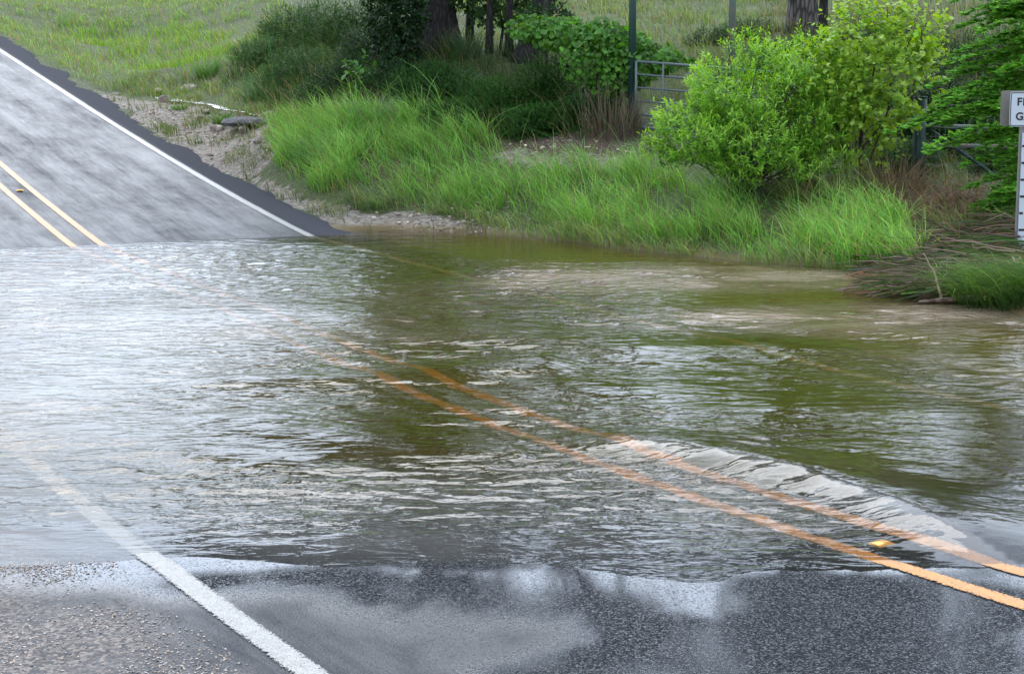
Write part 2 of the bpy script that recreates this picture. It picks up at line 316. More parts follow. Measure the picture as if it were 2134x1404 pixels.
def road_mat():
    m, N, L = newmat('wet_asphalt')
    t = nd(N, 'ShaderNodeTexCoord')
    st = nd(N, 'ShaderNodeCombineXYZ'); sa = attr_node(N, 's'); ta = attr_node(N, 't')
    L.new(sa.outputs['Fac'], st.inputs[0]); L.new(ta.outputs['Fac'], st.inputs[1])
    agg = nd(N, 'ShaderNodeTexVoronoi', i_Scale=120.0); agg2 = nd(N, 'ShaderNodeTexVoronoi', i_Scale=64.0); fine = nd(N, 'ShaderNodeTexNoise', i_Scale=160.0, i_Detail=4.0)
    for x in (agg, agg2, fine): L.new(t.outputs['Object'], x.inputs[0])
    # streaks along the road: wheel tracks, drained and wet lanes
    mpg = nd(N, 'ShaderNodeMapping'); mpg.inputs['Scale'].default_value = (.30, 2.4, 1); L.new(st.outputs[0], mpg.inputs[0])
    strk = nd(N, 'ShaderNodeTexNoise', i_Scale=1.0, i_Detail=6.0, i_Roughness=.6); L.new(mpg.outputs[0], strk.inputs[0])
    blot = nd(N, 'ShaderNodeTexNoise', i_Scale=1.7, i_Detail=9.0, i_Roughness=.68); L.new(t.outputs['Object'], blot.inputs[0])
    # how dry / proud the stones stand (attribute: dry shoulder strip)
    dry = attr_node(N, 'dry'); coarse = attr_node(N, 'coarse')
    base = nd(N, 'ShaderNodeValToRGB'); e = base.color_ramp.elements; e[0].color = (.016, .017, .020, 1); e[1].color = (.055, .057, .063, 1); L.new(agg.outputs['Color'], base.inputs[0])
    stone = nd(N, 'ShaderNodeValToRGB'); e = stone.color_ramp.elements; e[0].color = (.07, .065, .065, 1); e[1].color = (.30, .25, .21, 1); e[0].position = .35; e[1].position = .95
    L.new(agg2.outputs['Color'], stone.inputs[0])
    mc = nd(N, 'ShaderNodeMix', data_type='RGBA'); L.new(coarse.outputs['Fac'], mc.inputs[0]); L.new(base.outputs[0], mc.inputs[6]); L.new(stone.outputs[0], mc.inputs[7])
    md = nd(N, 'ShaderNodeMix', data_type='RGBA', blend_type='MIX'); md.inputs[7].default_value = (.078, .078, .088, 1)
    dm = nd(N, 'ShaderNodeMath', operation='MULTIPLY', i_1=.65); L.new(dry.outputs['Fac'], dm.inputs[0]); L.new(dm.outputs[0], md.inputs[0]); L.new(mc.outputs[2], md.inputs[6])
    # film: 0 = stones proud, 1 = standing film of water
    f0 = nd(N, 'ShaderNodeMath', operation='MULTIPLY_ADD', i_1=.5, i_2=.25); L.new(blot.outputs[0], f0.inputs[0]); f1 = nd(N, 'ShaderNodeMath', operation='ADD'); L.new(strk.outputs[0], f1.inputs[0]); L.new(f0.outputs[0], f1.inputs[1])
    mpf = nd(N, 'ShaderNodeMapping'); mpf.inputs['Scale'].default_value = (1.2, 9.0, 1); L.new(st.outputs[0], mpf.inputs[0]); gr = nd(N, 'ShaderNodeTexNoise', i_Scale=1.6, i_Detail=8.0, i_Roughness=.75); L.new(mpf.outputs[0], gr.inputs[0])
    f1b = nd(N, 'ShaderNodeMath', operation='MULTIPLY_ADD', i_1=.7); L.new(gr.outputs[0], f1b.inputs[0]); L.new(f1.outputs[0], f1b.inputs[2]); f1c = nd(N, 'ShaderNodeMath', operation='SUBTRACT', i_1=.35); L.new(f1b.outputs[0], f1c.inputs[0]); f1 = f1c
    fr = nd(N, 'ShaderNodeMapRange', i_1=.78, i_2=2.3); L.new(f1.outputs[0], fr.inputs[0])
    f2 = nd(N, 'ShaderNodeMath', operation='SUBTRACT', use_clamp=True); L.new(fr.outputs[0], f2.inputs[0]); L.new(dry.outputs['Fac'], f2.inputs[1])
    fa = attr_node(N, 'film'); aggs = nd(N, 'ShaderNodeTexVoronoi', i_Scale=150.0); L.new(t.outputs['Object'], aggs.inputs[0]); sp = nd(N, 'ShaderNodeSeparateColor'); L.new(aggs.outputs['Color'], sp.inputs[0]); spk = nd(N, 'ShaderNodeMapRange', i_1=.72, i_2=.92, i_3=1.0, i_4=.15); L.new(sp.outputs[0], spk.inputs[0])
    fm = nd(N, 'ShaderNodeMath', operation='MULTIPLY'); L.new(fa.outputs['Fac'], fm.inputs[0]); L.new(spk.outputs[0], fm.inputs[1]); f3 = nd(N, 'ShaderNodeMath', operation='MAXIMUM'); L.new(f2.outputs[0], f3.inputs[0]); L.new(fm.outputs[0], f3.inputs[1]); f2 = f3
    rg = nd(N, 'ShaderNodeMapRange', i_3=.46, i_4=.03); L.new(f2.outputs[0], rg.inputs[0])
    rg2 = nd(N, 'ShaderNodeMath', operation='MULTIPLY_ADD', i_1=.5); L.new(dry.outputs['Fac'], rg2.inputs[0]); rg3 = nd(N, 'ShaderNodeMath', operation='MULTIPLY_ADD', i_1=.25); L.new(coarse.outputs['Fac'], rg3.inputs[0]); L.new(rg.outputs[0], rg3.inputs[2]); L.new(rg3.outputs[0], rg2.inputs[2])
    hs = nd(N, 'ShaderNodeMix', data_type='FLOAT'); L.new(coarse.outputs['Fac'], hs.inputs[0]); L.new(agg.outputs['Distance'], hs.inputs[2]); L.new(agg2.outputs['Distance'], hs.inputs[3])
    mid = nd(N, 'ShaderNodeTexNoise', i_Scale=24.0, i_Detail=5.0, i_Roughness=.7); L.new(t.outputs['Object'], mid.inputs[0]); hm = nd(N, 'ShaderNodeMath', operation='MULTIPLY_ADD', i_1=.5); L.new(mid.outputs[0], hm.inputs[0]); L.new(hs.outputs[0], hm.inputs[2]); ha = nd(N, 'ShaderNodeMath', operation='MULTIPLY_ADD', i_1=.5); L.new(fine.outputs[0], ha.inputs[0]); L.new(hm.outputs[0], ha.inputs[2])
    bst = nd(N, 'ShaderNodeMapRange', i_3=.42, i_4=.010); L.new(f2.outputs[0], bst.inputs[0])
    b = nd(N, 'ShaderNodeBump', i_Distance=.008, invert=True); L.new(bst.outputs[0], b.inputs['Strength']); L.new(ha.outputs[0], b.inputs['Height'])
    p = nd(N, 'ShaderNodeBsdfPrincipled'); spc = nd(N, 'ShaderNodeMapRange', i_3=.03, i_4=.6); L.new(f2.outputs[0], spc.inputs[0]); L.new(spc.outputs[0], p.inputs['Specular IOR Level'])
    o = nd(N, 'ShaderNodeOutputMaterial'); L.new(md.outputs[2], p.inputs['Base Color']); L.new(rg2.outputs[0], p.inputs['Roughness']); L.new(b.outputs[0], p.inputs['Normal']); L.new(p.outputs[0], o.inputs[0])
    return m
M['road'] = road_mat()
def mark_mat(name, c):
    m, N, L = newmat(name)
    t = nd(N, 'ShaderNodeTexCoord'); agg = nd(N, 'ShaderNodeTexVoronoi', i_Scale=85.0); n = nd(N, 'ShaderNodeTexNoise', i_Scale=22.0, i_Detail=9.0, i_Roughness=.8)
    L.new(t.outputs['Object'], agg.inputs[0]); L.new(t.outputs['Object'], n.inputs[0])
    r = nd(N, 'ShaderNodeValToRGB'); r.color_ramp.elements[0].position = .42; r.color_ramp.elements[1].position = .66; L.new(n.outputs[0], r.inputs[0])
    mx = nd(N, 'ShaderNodeMix', data_type='RGBA'); mx.inputs[6].default_value = (*c, 1); mx.inputs[7].default_value = (*[.5 * x + .03 for x in c], 1); L.new(r.outputs[0], mx.inputs[0])
    b = nd(N, 'ShaderNodeBump', i_Strength=.45, i_Distance=.008, invert=True); L.new(agg.outputs['Distance'], b.inputs['Height'])
    p = nd(N, 'ShaderNodeBsdfPrincipled', i_Roughness=.42); L.new(mx.outputs[2], p.inputs['Base Color']); L.new(b.outputs[0], p.inputs['Normal'])
    # worn: paint gone in specks, more so at both edges
    e = attr_node(N, 'across'); e2 = nd(N, 'ShaderNodeMath', operation='POWER', i_1=4.0); L.new(e.outputs['Fac'], e2.inputs[0]); e3 = nd(N, 'ShaderNodeMath', operation='MULTIPLY_ADD', i_1=.26); L.new(e2.outputs[0], e3.inputs[0])
    n2 = nd(N, 'ShaderNodeTexNoise', i_Scale=70.0, i_Detail=5.0, i_Roughness=.7); L.new(t.outputs['Object'], n2.inputs[0]); L.new(n2.outputs[0], e3.inputs[2])
    k = nd(N, 'ShaderNodeMapRange', i_1=.62, i_2=.68); L.new(e3.outputs[0], k.inputs[0]); tr = nd(N, 'ShaderNodeBsdfTransparent'); ms = nd(N, 'ShaderNodeMixShader')
    L.new(k.outputs[0], ms.inputs[0]); L.new(p.outputs[0], ms.inputs[1]); L.new(tr.outputs[0], ms.inputs[2])
    o = nd(N, 'ShaderNodeOutputMaterial'); L.new(ms.outputs[0], o.inputs[0])
    return m
M['white_line'] = mark_mat('white_line_paint', (.31, .295, .27)); M['yellow_line'] = mark_mat('yellow_line_paint', (.58, .24, .035))

def water_mat():
    m, N, L = newmat('flood_water')
    t = nd(N, 'ShaderNodeTexCoord')
    dep = attr_node(N, 'depth'); chop = attr_node(N, 'chop'); silt = attr_node(N, 'silt')
    n1 = nd(N, 'ShaderNodeTexNoise', i_Scale=7.5, i_Detail=2.5, i_Roughness=.5, i_Distortion=.6); n2 = nd(N, 'ShaderNodeTexNoise', i_Scale=19.0, i_Detail=2.0, i_Roughness=.5, i_Distortion=.3)
    mp1 = nd(N, 'ShaderNodeMapping'); mp1.inputs['Scale'].default_value = (.48, 1.05, 1); mp1.inputs['Rotation'].default_value = (0, 0, R(-14)); L.new(t.outputs['Object'], mp1.inputs[0])
    L.new(mp1.outputs[0], n1.inputs[0]); L.new(mp1.outputs[0], n2.inputs[0])
    ha = nd(N, 'ShaderNodeMath', operation='MULTIPLY_ADD', i_1=.22); L.new(n2.outputs[0], ha.inputs[0]); L.new(n1.outputs[0], ha.inputs[2])
    b = nd(N, 'ShaderNodeBump', i_Distance=.11); L.new(chop.outputs['Fac'], b.inputs['Strength']); L.new(ha.outputs[0], b.inputs['Height'])
    # absorption tint and suspended silt grow with the depth of water below
    e1 = nd(N, 'ShaderNodeMath', operation='MULTIPLY', i_1=-9.0); L.new(dep.outputs['Fac'], e1.inputs[0]); ex = nd(N, 'ShaderNodeMath', operation='EXPONENT'); L.new(e1.outputs[0], ex.inputs[0])
    tint = nd(N, 'ShaderNodeMix', data_type='RGBA'); tint.inputs[6].default_value = (.78, .50, .14, 1); tint.inputs[7].default_value = (1, 1, 1, 1); L.new(ex.outputs[0], tint.inputs[0])
    e2 = nd(N, 'ShaderNodeMath', operation='MULTIPLY', i_1=-2.4); L.new(dep.outputs['Fac'], e2.inputs[0]); ex2 = nd(N, 'ShaderNodeMath', operation='EXPONENT'); L.new(e2.outputs[0], ex2.inputs[0])
    mk = nd(N, 'ShaderNodeMath', operation='SUBTRACT', i_0=1.0); L.new(ex2.outputs[0], mk.inputs[1])
    mk2 = nd(N, 'ShaderNodeMath', operation='MAXIMUM'); ms = nd(N, 'ShaderNodeMath', operation='MULTIPLY', i_1=.8); L.new(silt.outputs['Fac'], ms.inputs[0]); L.new(mk.outputs[0], mk2.inputs[0]); L.new(ms.outputs[0], mk2.inputs[1])
    mud = nd(N, 'ShaderNodeMix', data_type='RGBA'); mud.inputs[6].default_value = (.115, .110, .014, 1); mud.inputs[7].default_value = (.36, .27, .20, 1); L.new(silt.outputs['Fac'], mud.inputs[0])
    tr = nd(N, 'ShaderNodeBsdfRefraction', i_IOR=1.33, i_Roughness=.05); L.new(tint.outputs[2], tr.inputs[0]); L.new(b.outputs[0], tr.inputs['Normal']); df = nd(N, 'ShaderNodeBsdfDiffuse'); L.new(mud.outputs[2], df.inputs[0])
    m1 = nd(N, 'ShaderNodeMixShader'); L.new(mk2.outputs[0], m1.inputs[0]); L.new(tr.outputs[0], m1.inputs[1]); L.new(df.outputs[0], m1.inputs[2])
    fo = attr_node(N, 'painted_sheen'); fd = nd(N, 'ShaderNodeBsdfDiffuse'); fd.inputs[0].default_value = (.62, .61, .59, 1); mf = nd(N, 'ShaderNodeMixShader'); L.new(fo.outputs['Fac'], mf.inputs[0]); L.new(m1.outputs[0], mf.inputs[1]); L.new(fd.outputs[0], mf.inputs[2]); m1 = mf  # pale diffuse mixed in as painted sky sheen, no real froth
    gl = nd(N, 'ShaderNodeBsdfGlossy', i_Roughness=.02); L.new(b.outputs[0], gl.inputs['Normal'])
    fr = nd(N, 'ShaderNodeFresnel', i_IOR=1.34); L.new(b.outputs[0], fr.inputs['Normal'])
    m2 = nd(N, 'ShaderNodeMixShader'); L.new(fr.outputs[0], m2.inputs[0]); L.new(m1.outputs[0], m2.inputs[1]); L.new(gl.outputs[0], m2.inputs[2])
    o = nd(N, 'ShaderNodeOutputMaterial'); L.new(m2.outputs[0], o.inputs[0])
    return m
M['water'] = water_mat()

# ------------------------------------------------------------------ ground sheet
def spaced(a, b, knots):
    """coordinates from a to b with step sizes by (limit, step)"""
    r = [a]
    while r[-1] < b:
        st = next(s for lim, s in knots if r[-1] < lim); r.append(r[-1] + st)
    return np.array(r)
def inpoly(x, y, P):
    P = np.array(P, float); c = np.zeros(np.shape(x), bool); j = len(P) - 1
    for i in range(len(P)):
        xi, yi = P[i]; xj, yj = P[j]
        with np.errstate(divide='ignore', invalid='ignore'):
            c ^= ((yi > y) != (yj > y)) & (x < (xj - xi) * (y - yi) / (yj - yi + 1e-12) + xi)
        j = i
    return c
GRAVEL = [(190,190),(300,212),(400,225),(560,262),(575,330),(520,365),(630,408),(760,440),(870,446),(1000,466),(1030,484),(760,482),(640,440),(519,385),(419,333),(295,257)]
TRACK = [(1010,330),(1060,312),(1200,318),(1300,322),(1300,352),(1180,348),(1050,346)]
LITTER = [(1040,285),(1200,262),(1330,265),(1300,325),(1060,318)]
LITTER2 = [(740,225),(860,230),(850,275),(760,270)]
xs = np.concatenate([spaced(-400, -20, [(-100, 40), (-40, 6), (0, 1.5)])[:-1], spaced(-20, 14, [(99, .14)])[:-1], spaced(14, 400, [(40, 1.5), (100, 6), (999, 40)])])
ys = np.concatenate([spaced(-400, 5, [(-100, 40), (-30, 6), (99, 1.2)])[:-1], spaced(5, 48, [(99, .14)])[:-1], spaced(48, 75, [(99, .5)])[:-1], spaced(75, 1500, [(120, 5), (250, 30), (9999, 150)])])
GX, GY = np.meshgrid(xs, ys); GZ = land(GX, GY)
nx, ny = len(xs), len(ys)
idx = np.arange(nx * ny).reshape(ny, nx)
quads = np.stack([idx[:-1, :-1], idx[:-1, 1:], idx[1:, 1:], idx[1:, :-1]], -1).reshape(-1, 4)
PX, PY = pix(GX, GY, GZ)
jx = PX + 14 * fbm(GX, GY, .7, 11, 3); jy = PY + 7 * fbm(GX, GY, .7, 17, 3)
gravel = (inpoly(jx, jy, GRAVEL) | inpoly(jx, jy, TRACK)).astype(float)
gravel = np.clip(gravel + .25 * (GZ > 2.0) * (fbm(GX, GY, 2.5, 23, 3) > .75), 0, 1)
wet = (1 - sm(GZ, .02, .09)) * (GY > 12)
litter = (inpoly(jx, jy, LITTER) | inpoly(jx, jy, LITTER2)).astype(float)
g = mesh_obj('ground', np.stack([GX, GY, GZ], -1).reshape(-1, 3), [quads], M['ground'], attrs={'gravel': gravel, 'wet': wet, 'litter': litter})
tag(g, kind='structure')

# ------------------------------------------------------------------ road and its painted lines
def ribbon(s0, s1, ts, ds, edge=None):
    S = np.arange(s0, s1 + 1e-6, ds); SS, TT = np.meshgrid(S, ts, indexing='ij'); TT = TT.copy()
    if edge is not None: TT = edge(SS, TT)
    X, Y = road_at(SS, TT); Z = road_z(SS, TT, X, Y)
    i = np.arange(SS.size).reshape(SS.shape)
    q = np.stack([i[:-1, :-1], i[:-1, 1:], i[1:, 1:], i[1:, :-1]], -1).reshape(-1, 4)
    return X, Y, Z, SS, TT, q
def ragged(S, T):
    e = .12 * fbm(S, 0 * S, 1.4, 41, 4) + .06 * fbm(S, 0 * S + 5, .25, 43, 2)
    k = np.clip((T - 3.3) / .4, 0, 1); return T + e * k
ts = np.concatenate([np.arange(-5.0, 3.3, .12), [3.35, 3.5, 3.6, 3.7]])
X, Y, Z, SS, TT, q = ribbon(-20, 80, ts, .12, ragged)
Z = Z + .001 * fbm(X, Y, .5, 51, 3)
Z[:, -1] -= .03
dry = sm(TT, 3.16, 3.26) * sm(SS, 10, 14)
coarse = sm(-TT + .25 * fbm(X, Y, .5, 61, 3), 3.3, 3.9)
film = 1.0 * (1 - sm(Y, 9, 11)) * (1 - coarse) * sm(TT + .5 * fbm(X, Y, .6, 63, 5), -3.1, -1.9) * np.clip(1.0 + .6 * fbm(X, Y * 1.5, .8, 65, 4), 0, 1)
film = np.maximum(film, (1 - sm(abs(Y - 7.5 + .25 * fbm(X, Y, .7, 67, 4)), .25, .75)) * (1 - .6 * coarse))
rd = mesh_obj('road', np.stack([X, Y, Z], -1).reshape(-1, 3), [q], M['road'], attrs={'s': SS, 't': TT, 'dry': dry, 'coarse': coarse, 'film': film}); tag(rd, kind='structure')
def marking(t, wdt, mat, s0=-20, s1=78):
    def wob(S, T): return T + .006 * fbm(S * 1.0, T * 9, .12, 71, 2)
    X, Y, Z, SS, TT, q = ribbon(s0, s1, [t - wdt / 2, t - wdt / 4, t, t + wdt / 4, t + wdt / 2], .06, wob)
    o = mesh_obj('road_marking', np.stack([X, Y, Z + .001 * fbm(X, Y, .5, 51, 3) + .005], -1).reshape(-1, 3), [q], mat, attrs={'across': np.clip(abs(TT - t) / (wdt / 2), 0, 1.1)}); tag(o, kind='structure'); return o
marking(-LANE, .13, M['white_line']); marking(LANE, .13, M['white_line'])
marking(-GAP / 2, .12, M['yellow_line']); marking(GAP / 2, .12, M['yellow_line'])

# ------------------------------------------------------------------ flood water
ys_w = [6.6]
while ys_w[-1] < 27: ys_w.append(ys_w[-1] + .012 + .0016 * (ys_w[-1] - 6))
ys_w = np.array(ys_w); xs_w = np.arange(-13.5, 13.5, .03)
WX, WY = np.meshgrid(xs_w, ys_w)
bed = land(xs_w[::6][None] + 0 * ys_w[::6][:, None], ys_w[::6][:, None] + 0 * xs_w[::6][None])
def up6(A):
    a = np.array([np.interp(xs_w, xs_w[::6], r) for r in A]); return np.array([np.interp(ys_w, ys_w[::6], a[:, j]) for j in range(a.shape[1])]).T
bed = up6(bed)
depth = np.clip(-bed - .03, 0, .6)
Wp, Wq = pix(WX, WY, 0 * WX)         # authoring coordinates for the zones below
def blob(cx, cy, rx, ry, hard=1.0):
    d = np.sqrt(((Wp - cx) / rx) ** 2 + ((Wq - cy) / ry) ** 2); return 1 - sm(d, 1 - .5 * hard, 1 + .5 * hard)
# chop: how lively the surface is
chop = .33 + 0 * WX
def setz(mask, v):
    global chop
    chop = chop * (1 - mask) + v * mask
setz(blob(150, 750, 420, 260), .20); setz(blob(120, 1060, 380, 130), .15)           # left: fully broken surface reflecting sky
setz(blob(1000, 510, 520, 38), .06)           # calm pool under the bank
setz(blob(300, 530, 500, 22), .30)
setz(blob(700, 600, 300, 60), .32)
setz(blob(1500, 590, 350, 45), .30)
setz(blob(1700, 625, 300, 25), .16)
setz(blob(700, 880, 360, 95), .16)
setz(blob(1550, 800, 480, 90), .15)
setz(blob(1960, 960, 360, 105), .045)
setz(blob(1330, 880, 260, 60), .18)
setz(blob(900, 1090, 700, 95), .24)
setz(blob(1900, 1180, 300, 60), .20)
chop = chop * (1 + .45 * fbm(WX, WY, 1.1, 81, 3)); chop = np.clip(chop, .03, .8)
# wave field made of many short wave trains, bent by slow noise
wx = WX + .25 * fbm(WX, WY, 1.6, 91, 3); wy = WY + .25 * fbm(WX, WY, 1.6, 95, 3)
Wz = np.zeros_like(WX); r2 = np.random.default_rng(5)
for k in range(60):
    lam = .12 * (5 ** r2.random() ** 1.3); ang = r2.normal(R(78), .55); ph = r2.random() * 6.28
    env = .5 + .5 * vnoise(WX, WY, 1.0 + lam * 3, 200 + k)
    Wz += env * .0042 * lam ** 1.0 * np.sin((wx * math.cos(ang) + wy * math.sin(ang)) * 2 * np.pi / lam + ph) * 1.6
Wz *= chop / .3 * .85
# standing waves and the long hydraulic ridge that lies along the crown of the road
def ridge(pts, hgt, wn, wf, fade=.6):
    """a crest line: gentle back on the far side, steeper face towards the near side"""
    P = np.array([G0(a, b)[:2] for a, b in pts]); best = np.full(WX.shape, 1e9); sd = np.zeros(WX.shape); al = np.zeros(WX.shape)
    Ls = np.concatenate([[0], np.cumsum(np.linalg.norm(np.diff(P, axis=0), axis=1))])
    for i in range(len(P) - 1):
        a = P[i]; b = P[i + 1]; d = b - a; l2 = (d ** 2).sum(); t = np.clip(((WX - a[0]) * d[0] + (WY - a[1]) * d[1]) / l2, 0, 1)
        ex = WX - a[0] - t * d[0]; ey = WY - a[1] - t * d[1]; dd = np.hypot(ex, ey); m = dd < best
        best = np.where(m, dd, best); sd = np.where(m, np.sign(d[0] * ey - d[1] * ex) * dd, sd); al = np.where(m, Ls[i] + t * math.sqrt(l2), al)
    if P[-1][0] < P[0][0]: sd = -sd
    e = sm(al, 0, fade) * (1 - sm(al, Ls[-1] - fade, Ls[-1])) if fade > 0 else 1
    sdn = sd + .014 * fbm(al, 0 * al, .35, 111, 3)
    return hgt * e * np.where(sdn > 0, np.exp(-(sdn / wf) ** 2), np.exp(-(sdn / wn) ** 2)), e * np.exp(-(sd / (wn * .8)) ** 2) * (sd < 0)
def addr(*a, **k):
    global Wz, chop
    h, f = ridge(*a, **k); q_ = np.clip(h / abs(a[1]), 0, 1); Wz = Wz * (1 - .8 * q_) + h; chop = chop * (1 - .45 * q_)
    return f
f = addr([(1120,905),(1250,925),(1400,945),(1560,975),(1700,1005),(1830,1050),(1960,1105),(2060,1150),(2180,1200),(2300,1255),(2560,1370)], .085, .24, .45, fade=.9)
Rz = ridge([(1120,905),(1250,925),(1400,945),(1560,975),(1700,1005),(1830,1050),(1960,1105),(2060,1150),(2180,1200),(2300,1255),(2560,1370)], .085, .24, .45, fade=.9)[0]
painted_sheen = .18 * f * np.clip(.8 + .6 * fbm(WX, WY * 2, .4, 311, 3), 0, 1)  # bright sky reflection on the ridge's near face, painted as pale colour
Wz += f * .003 * np.sin((WX * .9 + WY * .5) * 2 * np.pi / .17 + 2 * fbm(WX, WY, .5, 7, 2))
chop = np.clip(chop * (1 - .6 * f), .02, 1)
addr([(330,790),(560,800),(800,792),(960,775),(1150,745),(1230,748)], .045, .34, .5); addr([(880,792),(1000,780),(1120,765),(1230,770)], .04, .26, .4, fade=.35)
addr([(380,850),(560,895),(760,930),(900,945),(1050,940),(1180,925)], .030, .35, .5)
addr([(840,690),(980,690),(1100,705),(1240,735)], .030, .45, .6)
addr([(1640,705),(1760,690),(1850,712)], .05, .45, .6, fade=.5); addr([(1860,720),(2020,692),(2140,715),(2250,715)], .06, .5, .7, fade=.5)
addr([(1180,742),(1400,728),(1600,724),(1900,742),(2200,748)], .04, .5, .7)
addr([(1000,800),(1250,812),(1600,830)], .018, .4, .5); addr([(1300,870),(1600,850),(2000,862),(2250,870)], .016, .45, .6)
addr([(120,640),(400,655),(620,640),(900,672)], .025, .6, .8); addr([(0,880),(250,905),(480,950),(700,1000)], .020, .3, .4)
addr([(350,1190),(600,1165),(900,1140),(1300,1120),(1650,1115)], .010, .3, .35)
shal = np.clip(depth / .035, 0, 1); Wz = Wz * shal + (1 - shal) * Rz * np.clip(depth / .03, 0, 1); chop = chop * (.35 + .65 * shal)
Wz = np.clip(Wz, -.9 * depth - .001, .2)
painted_sheen = np.clip(painted_sheen * .8 + (.13 * blob(130, 700, 430, 200) + .06 * blob(900, 1090, 800, 90)) * np.clip(1 + .6 * fbm(WX * 1.4, WY, .7, 321, 4), 0, 2), 0, .5)  # sky brightness also painted into the left water and the near strip
silt = .30 * blob(150, 760, 520, 260) + .8 * blob(1450, 580, 420, 26) + .75 * blob(1900, 670, 520, 34) + .12 * blob(350, 670, 600, 60) + .25 * blob(1000, 620, 300, 30) + .28 * blob(780, 690, 260, 26)
silt = np.clip((silt + .05) * (1 + .5 * fbm(WX, WY, .8, 121, 4)), 0, .9)
i = np.arange(WX.size).reshape(WX.shape)
q = np.stack([i[:-1, :-1], i[:-1, 1:], i[1:, 1:], i[1:, :-1]], -1).reshape(-1, 4)
bq = bed.ravel()[q].min(axis=1) < .02; q = q[bq]
wo = mesh_obj('water', np.stack([WX, WY, Wz], -1).reshape(-1, 3), [q], M['water'], attrs={'depth': depth, 'chop': chop, 'silt': silt, 'painted_sheen': painted_sheen}); tag(wo, kind='structure')
del WX, WY, Wz, Wp, Wq, wx, wy

# ------------------------------------------------------------------ leaf and blade builders (arrays)
def unit(v): return v / (np.linalg.norm(v, axis=-1, keepdims=True) + 1e-9)
SHAPES = {   # outline in (along, across); first vertex is the stalk end
    'lance': (np.array([[0,0],[.3,.5],[.65,.42],[1,0],[.65,-.42],[.3,-.5]]), .26),
    'oval': (np.array([[0,0],[.25,.5],[.7,.45],[1,0],[.7,-.45],[.25,-.5]]), .6),
    'maple': (np.array([[0,0],[.08,.42],[.38,.30],[.50,.62],[.68,.25],[1,0],[.68,-.25],[.50,-.62],[.38,-.30],[.08,-.42]]), 1.0),
    'heart': (np.array([[.08,0],[0,.3],[.18,.55],[.5,.5],[.68,.3],[1,0],[.68,-.3],[.5,-.5],[.18,-.55],[0,-.3]]), .95),
    'needle': (np.array([[0,.5],[1,.2],[1,-.2],[0,-.5]]), .22),
    'needlew': (np.array([[0,.4],[.6,.5],[1,0],[.6,-.5],[0,-.4]]), .42),
    'scale': (np.array([[0,.5],[.6,.5],[1,0],[.6,-.5],[0,-.5]]), .5),
}
def leaves(P, D, Nn, size, shape, cols, droop=.15):
    """P points, D pointing direction, Nn leaf normals, arrays; returns V,F,C"""
    sh, asp = SHAPES[shape]; D = unit(D); S = unit(np.cross(Nn, D)); Nn = np.cross(D, S)
    n = len(P); k = len(sh); size = np.broadcast_to(size, (n,))[:, None, None]
    a = sh[None, :, 0:1] * size; b = sh[None, :, 1:2] * size * asp
    V = P[:, None] + a * D[:, None] + b * S[:, None] - Nn[:, None] * (droop * (a * a / size) - .25 * np.abs(b))
    Fc = np.arange(n * k).reshape(n, k); C = np.repeat(cols, k, axis=0)
    return V.reshape(-1, 3), Fc, C
def jitter_cols(n, c, v=.25, hue=.15, r=rng):
    c = np.asarray(c, float); g = np.exp(r.normal(0, v, (n, 1))); h = r.normal(0, hue, (n, 1))
    return np.clip(c * g * np.concatenate([1 + h, np.ones((n, 1)), 1 - h * .5], 1), .002, .9)
def blades(P, hgt, lean_dir, lean, wdt, cols, seg=4, tipcol=None, r=rng):
    n = len(P); t = np.linspace(0, 1, seg + 1); hgt = hgt[:, None]; lean = lean[:, None]
    bx = hgt * (lean * t ** 1.9); bz = hgt * (t - .35 * lean * t ** 2.6)
    face = r.uniform(0, 2 * np.pi, n); W_ = np.stack([np.cos(face), np.sin(face), 0 * face], -1)
    ld = np.stack([np.cos(lean_dir), np.sin(lean_dir)], -1)
    C = np.stack([P[:, 0:1] + bx * ld[:, 0:1], P[:, 1:2] + bx * ld[:, 1:2], P[:, 2:3] + bz], -1)
    w_ = (wdt[:, None] * (1 - t[None] ** 2.2) * (.55 + .45 * np.minimum(1, t[None] * 5)) * .5)[..., None]
    A = C - w_ * W_[:, None]; B = C + w_ * W_[:, None]
    V = np.stack([A, B], 2).reshape(n, -1, 3)
    base = (np.arange(n) * (2 * (seg + 1)))[:, None]; k = np.arange(seg)[None] * 2
    q = np.stack([base + k, base + k + 1, base + k + 3, base + k + 2], -1).reshape(-1, 4)
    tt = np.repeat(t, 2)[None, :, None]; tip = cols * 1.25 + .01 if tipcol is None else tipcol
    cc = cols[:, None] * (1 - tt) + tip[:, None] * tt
    return V.reshape(-1, 3), q, cc.reshape(-1, 3)

